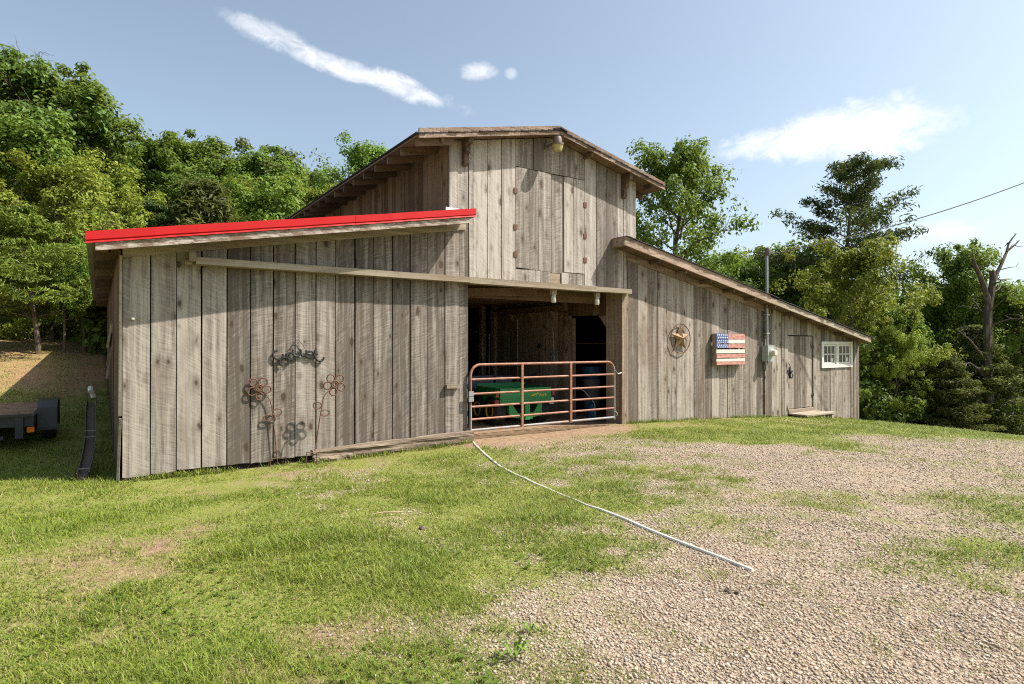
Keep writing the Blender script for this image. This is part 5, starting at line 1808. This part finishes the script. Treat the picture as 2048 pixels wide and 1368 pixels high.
def blades():
    n = 1150000
    x, y, r = scatter(n, 2.2, 26, 1.5, -56, 52)
    g = grass_field(x, y)
    # soft clumping
    g = g * (0.72 + 0.56 * fbm(x * 9, y * 9, 2, 71))
    keep = rg.random(n) < np.clip((g - 0.08) * 1.3, 0, 1)
    x, y, r, g = x[keep], y[keep], r[keep], g[keep]
    n = len(x)
    z = height(x, y)
    tall = fbm(x * 1.6, y * 1.6, 3, 91)
    hgt = (0.012 + 0.036 * rg.random(n) ** 1.6) * (0.25 + 2.3 * tall ** 2) * (0.6 + 0.5 * g) * (1 + 0.018 * r)
    wdt = (0.0013 + 0.0014 * rg.random(n)) * (1 + 0.16 * np.maximum(0, r - 2.5))
    az = rg.uniform(0, 2 * np.pi, n)
    ln = (0.3 + 1.5 * rg.random(n)) * hgt
    dx, dy = np.cos(az), np.sin(az)
    zr_ = 0 * x
    sv = np.stack([-dy * wdt, dx * wdt, zr_], 1)
    o = np.stack([x, y, z - 0.004], 1)
    mid = o + np.stack([dx * ln * 0.35, dy * ln * 0.35, hgt * 0.62], 1)
    tip = o + np.stack([dx * ln, dy * ln, hgt * np.where(rg.random(n) < 0.25, 0.55, 1.0)], 1)
    dryp = 0.03 + np.clip(0.8 - g, 0.04, 0.7) * 0.8 + 0.3 * (fbm(x * 0.8, y * 0.8, 3, 15) - 0.4)
    dry = np.where(rg.random(n) < dryp, 0.35 + 0.65 * rg.random(n), 0.0)
    nr = r < 6.0
    k = int(nr.sum())
    v5 = np.stack([o[nr] + sv[nr], o[nr] - sv[nr], mid[nr] - 0.75 * sv[nr], mid[nr] + 0.75 * sv[nr], tip[nr]], 1).reshape(-1, 3)
    b = np.arange(k) * 5
    f5 = np.stack([b, b + 1, b + 2, b, b + 2, b + 3, b + 3, b + 2, b + 4], 1).reshape(-1)
    fr = ~nr
    v3 = np.stack([o[fr] + 1.2 * sv[fr], o[fr] - 1.2 * sv[fr], tip[fr]], 1).reshape(-1, 3)
    f3 = np.arange(len(v3)) + len(v5)
    return np.concatenate([v5, v3]), np.concatenate([f5, f3]), np.concatenate([np.repeat(dry[nr], 5), np.repeat(dry[fr], 3)])


def fringe():
    """taller uncut blades against the walls, timber and step"""
    seg = [(0.3, 2.7, -0.10, 0.02, 2600), (2.8, 5.6, -0.34, -0.20, 1700), (9.7, 16.0, -0.10, 0.0, 3600), (17.5, 20.1, -0.1, 0.0, 1500), (15.9, 17.7, -0.75, -0.6, 800), (0.02, 0.2, 0.0, 5.0, 1500)]
    P0 = []
    for (x0, x1, y0, y1, n) in seg:
        P0.append(np.stack([rg.uniform(x0, x1, n), rg.uniform(y0, y1, n)], 1))
    p = np.concatenate(P0)
    keep = rg.random(len(p)) < np.clip(2.2 * fbm(p[:, 0] * 2.2, p[:, 1] * 2.2, 3, 45) - 0.6, 0.05, 1)
    p = p[keep]
    n = len(p)
    z = height(p[:, 0], p[:, 1])
    h = 0.03 + 0.10 * rg.random(n) ** 1.7
    az = rg.uniform(0, 6.283, n)
    d = np.stack([np.cos(az), np.sin(az), 0 * az], 1)
    sv = np.stack([-d[:, 1], d[:, 0], 0 * az], 1) * (0.003 + 0.003 * rg.random(n))[:, None]
    o = np.stack([p[:, 0], p[:, 1], z - 0.01], 1)
    mid = o + d * (h * 0.2)[:, None] + np.array([0, 0, 1]) * (h * 0.6)[:, None]
    tip = o + d * (h * 0.7)[:, None] + np.array([0, 0, 1]) * h[:, None]
    v = np.stack([o + sv, o - sv, mid - 0.75 * sv, mid + 0.75 * sv, tip], 1).reshape(-1, 3)
    b = np.arange(n) * 5
    f = np.stack([b, b + 1, b + 2, b, b + 2, b + 3, b + 3, b + 2, b + 4], 1).reshape(-1)
    return v, f


v, f = fringe()
fo_ = link_mesh('grass_fringe', np_mesh('grass_fringe', v, f, 3, M['grass'], False, {'dry': np.where(rg.random(len(v) // 5) < 0.15, 0.7, 0.0).repeat(5)}), M['grass'])
tag(fo_, 'longer uncut grass against the foot of the barn walls', 'grass', kind='stuff')


def clover():
    n = 26000
    x, y, r = scatter(n, 2.2, 13, 1.2, -56, 45)
    g = grass_field(x, y)
    keep = (rg.random(n) < np.clip(3.2 * fbm(x * 1.0, y * 1.0, 3, 101) - 1.45, 0.015, 1)) & (g > 0.55)
    x, y = x[keep], y[keep]
    n = len(x)
    c = np.stack([x, y, height(x, y) + 0.012 + 0.014 * rg.random(n)], 1)
    k = 5
    az = rg.uniform(0, 6.283, n)[:, None] + np.arange(k)[None] * 1.2566 + rg.normal(0, 0.25, (n, k))
    ln = (0.010 + 0.018 * rg.random((n, k)))
    d = np.stack([np.cos(az), np.sin(az), 0.25 + 0.5 * rg.random((n, k))], -1)
    sd = np.stack([-np.sin(az), np.cos(az), 0 * az], -1) * (ln * 0.35)[..., None]
    c0 = np.repeat(c[:, None], k, 1)
    m1 = c0 + d * (ln * 0.6)[..., None]
    tp = c0 + d * ln[..., None] * np.array([1.15, 1.15, 0.7])
    v = np.stack([c0, m1 - sd, tp, m1 + sd], 2).reshape(-1, 3)
    b = np.arange(n * k) * 4
    f = np.stack([b, b + 1, b + 2, b, b + 2, b + 3], 1).reshape(-1)
    return v, f


v, f = clover()
co_ = link_mesh('clover', np_mesh('clover', v, f, 3, M['leaf_green']), M['leaf_green'])
tag(co_, 'low broad-leaved clover and weeds among the grass', 'clover', kind='stuff')


v, f, dr = blades()
go = link_mesh('grass', np_mesh('grass', v, f, 3, M['grass'], False, {'dry': dr}), M['grass'])
tag(go, 'short patchy mown grass in front of the barn', 'grass', kind='stuff')


def stones():
    n = 235000
    x, y, r = scatter(n, 2.2, 17, 1.5, -20, 52)
    g = grass_field(x, y)
    gv = gravel_field(x, y)
    keep = rg.random(n) < np.clip(1.1 - 1.3 * g, 0.0, 1) * gv * np.clip(-0.25 + 2.1 * fbm(x * 1.3, y * 1.3, 4, 61), 0.12, 1)
    x, y, r = x[keep], y[keep], r[keep]
    n = len(x)
    z = height(x, y)
    sz = (0.0038 + 0.0088 * rg.random(n) ** 2.6) * (1 + 0.05 * np.maximum(0, r - 3))
    octa = np.array([[1, 0, 0], [0, 1, 0], [-1, 0, 0], [0, -1, 0], [0, 0, 1], [0, 0, -1]], float)
    az = rg.uniform(0, 6.283, n)
    v = np.repeat(octa[None], n, 0) * (0.7 + 0.6 * rg.random((n, 6, 1)))
    v = v * np.stack([1.1 + 0.5 * rg.random(n), 0.9 + 0.2 * rg.random(n), 0.55 + 0.35 * rg.random(n)], 1)[:, None, :]
    v += 0.25 * (rg.random((n, 6, 3)) - 0.5)
    c_, s2 = np.cos(az)[:, None], np.sin(az)[:, None]
    vx, vy = v[:, :, 0] * c_ - v[:, :, 1] * s2, v[:, :, 0] * s2 + v[:, :, 1] * c_
    v = np.stack([vx, vy, v[:, :, 2]], -1) * sz[:, None, None]
    v += np.stack([x, y, z + sz * 0.2], 1)[:, None, :]
    fo = np.array([0, 1, 4, 1, 2, 4, 2, 3, 4, 3, 0, 4, 1, 0, 5, 2, 1, 5, 3, 2, 5, 0, 3, 5])
    f = (np.arange(n) * 6)[:, None] + fo[None]
    return v.reshape(-1, 3), f.reshape(-1)


v, f = stones()
so = link_mesh('gravel', np_mesh('gravel', v, f, 3, M['stone']), M['stone'])
tag(so, 'tan crushed stone gravel spread over the yard', 'gravel', kind='stuff')

# a few broadleaf weeds one can pick out
for (a, b, s2, lb) in ((1030, 1318, 1.0, 'ragged weed growing at the grass edge near the bottom middle'), (1060, 1265, 0.6, 'smaller upright weed just behind the ragged weed')):
    X_, Y_ = ground_hit(a, b)
    m = MB()
    for k in range(11):
        az = k * 2.4
        ln = s2 * random.uniform(0.07, 0.14)
        h_ = s2 * random.uniform(0.04, 0.11)
        wd_ = 0.012 * s2
        c0 = Vector((X_, Y_, hz(X_, Y_)))
        d = Vector((math.cos(az), math.sin(az), 0))
        sd2 = Vector((-d.y, d.x, 0)) * wd_
        p1, p2 = c0 + d * ln * 0.5 + Vector((0, 0, h_)), c0 + d * ln + Vector((0, 0, h_ * 0.8))
        m.add([c0, p1 - sd2, p1 + sd2, p2], [(0, 1, 2), (1, 3, 2)])
    o = m.build('weed', M['leaf_green'], None)
    tag(o, lb, 'weed')


# twig and dark clods on the ground
a_, b_ = ground_hit(744, 1036), ground_hit(806, 1029)
pts = [(a_[0] + (b_[0] - a_[0]) * t, a_[1] + (b_[1] - a_[1]) * t, hz(a_[0], a_[1]) + 0.035 + 0.008 * math.sin(5 * t)) for t in np.linspace(0, 1, 6)]
tag(MB().tube(pts, 0.006, 5).build('twig', M['tool_wood'], None), 'pale straight twig lying on the lawn left of the white pipe', 'twig')
for (a, b, sz, lb) in ((1456, 1184, 0.026, 'dark earth clod on the gravel, left of the pair near the pipe end'), (1474, 1187, 0.022, 'dark earth clod on the gravel, right of the pair near the pipe end'),
                       (1500, 1180, 0.014, 'small dark clod just below the end of the white pipe'), (845, 1058, 0.035, 'dark brown clod of leaves in the middle of the lawn')):
    X_, Y_ = ground_hit(a, b)
    m = MB().lathe([(0.0, -0.3), (0.8, -0.2), (1.0, 0.1), (0.75, 0.5), (0.0, 0.7)], (0, 0, 0), 'Z', 9)
    m.v = [(X_ + sz * p[0] * random.uniform(0.8, 1.3), Y_ + sz * p[1] * random.uniform(0.8, 1.2), hz(X_, Y_) + 0.006 + sz * p[2] * random.uniform(0.8, 1.2)) for p in m.v]
    tag(m.build('clod', M['bark'], None), lb, 'clod')
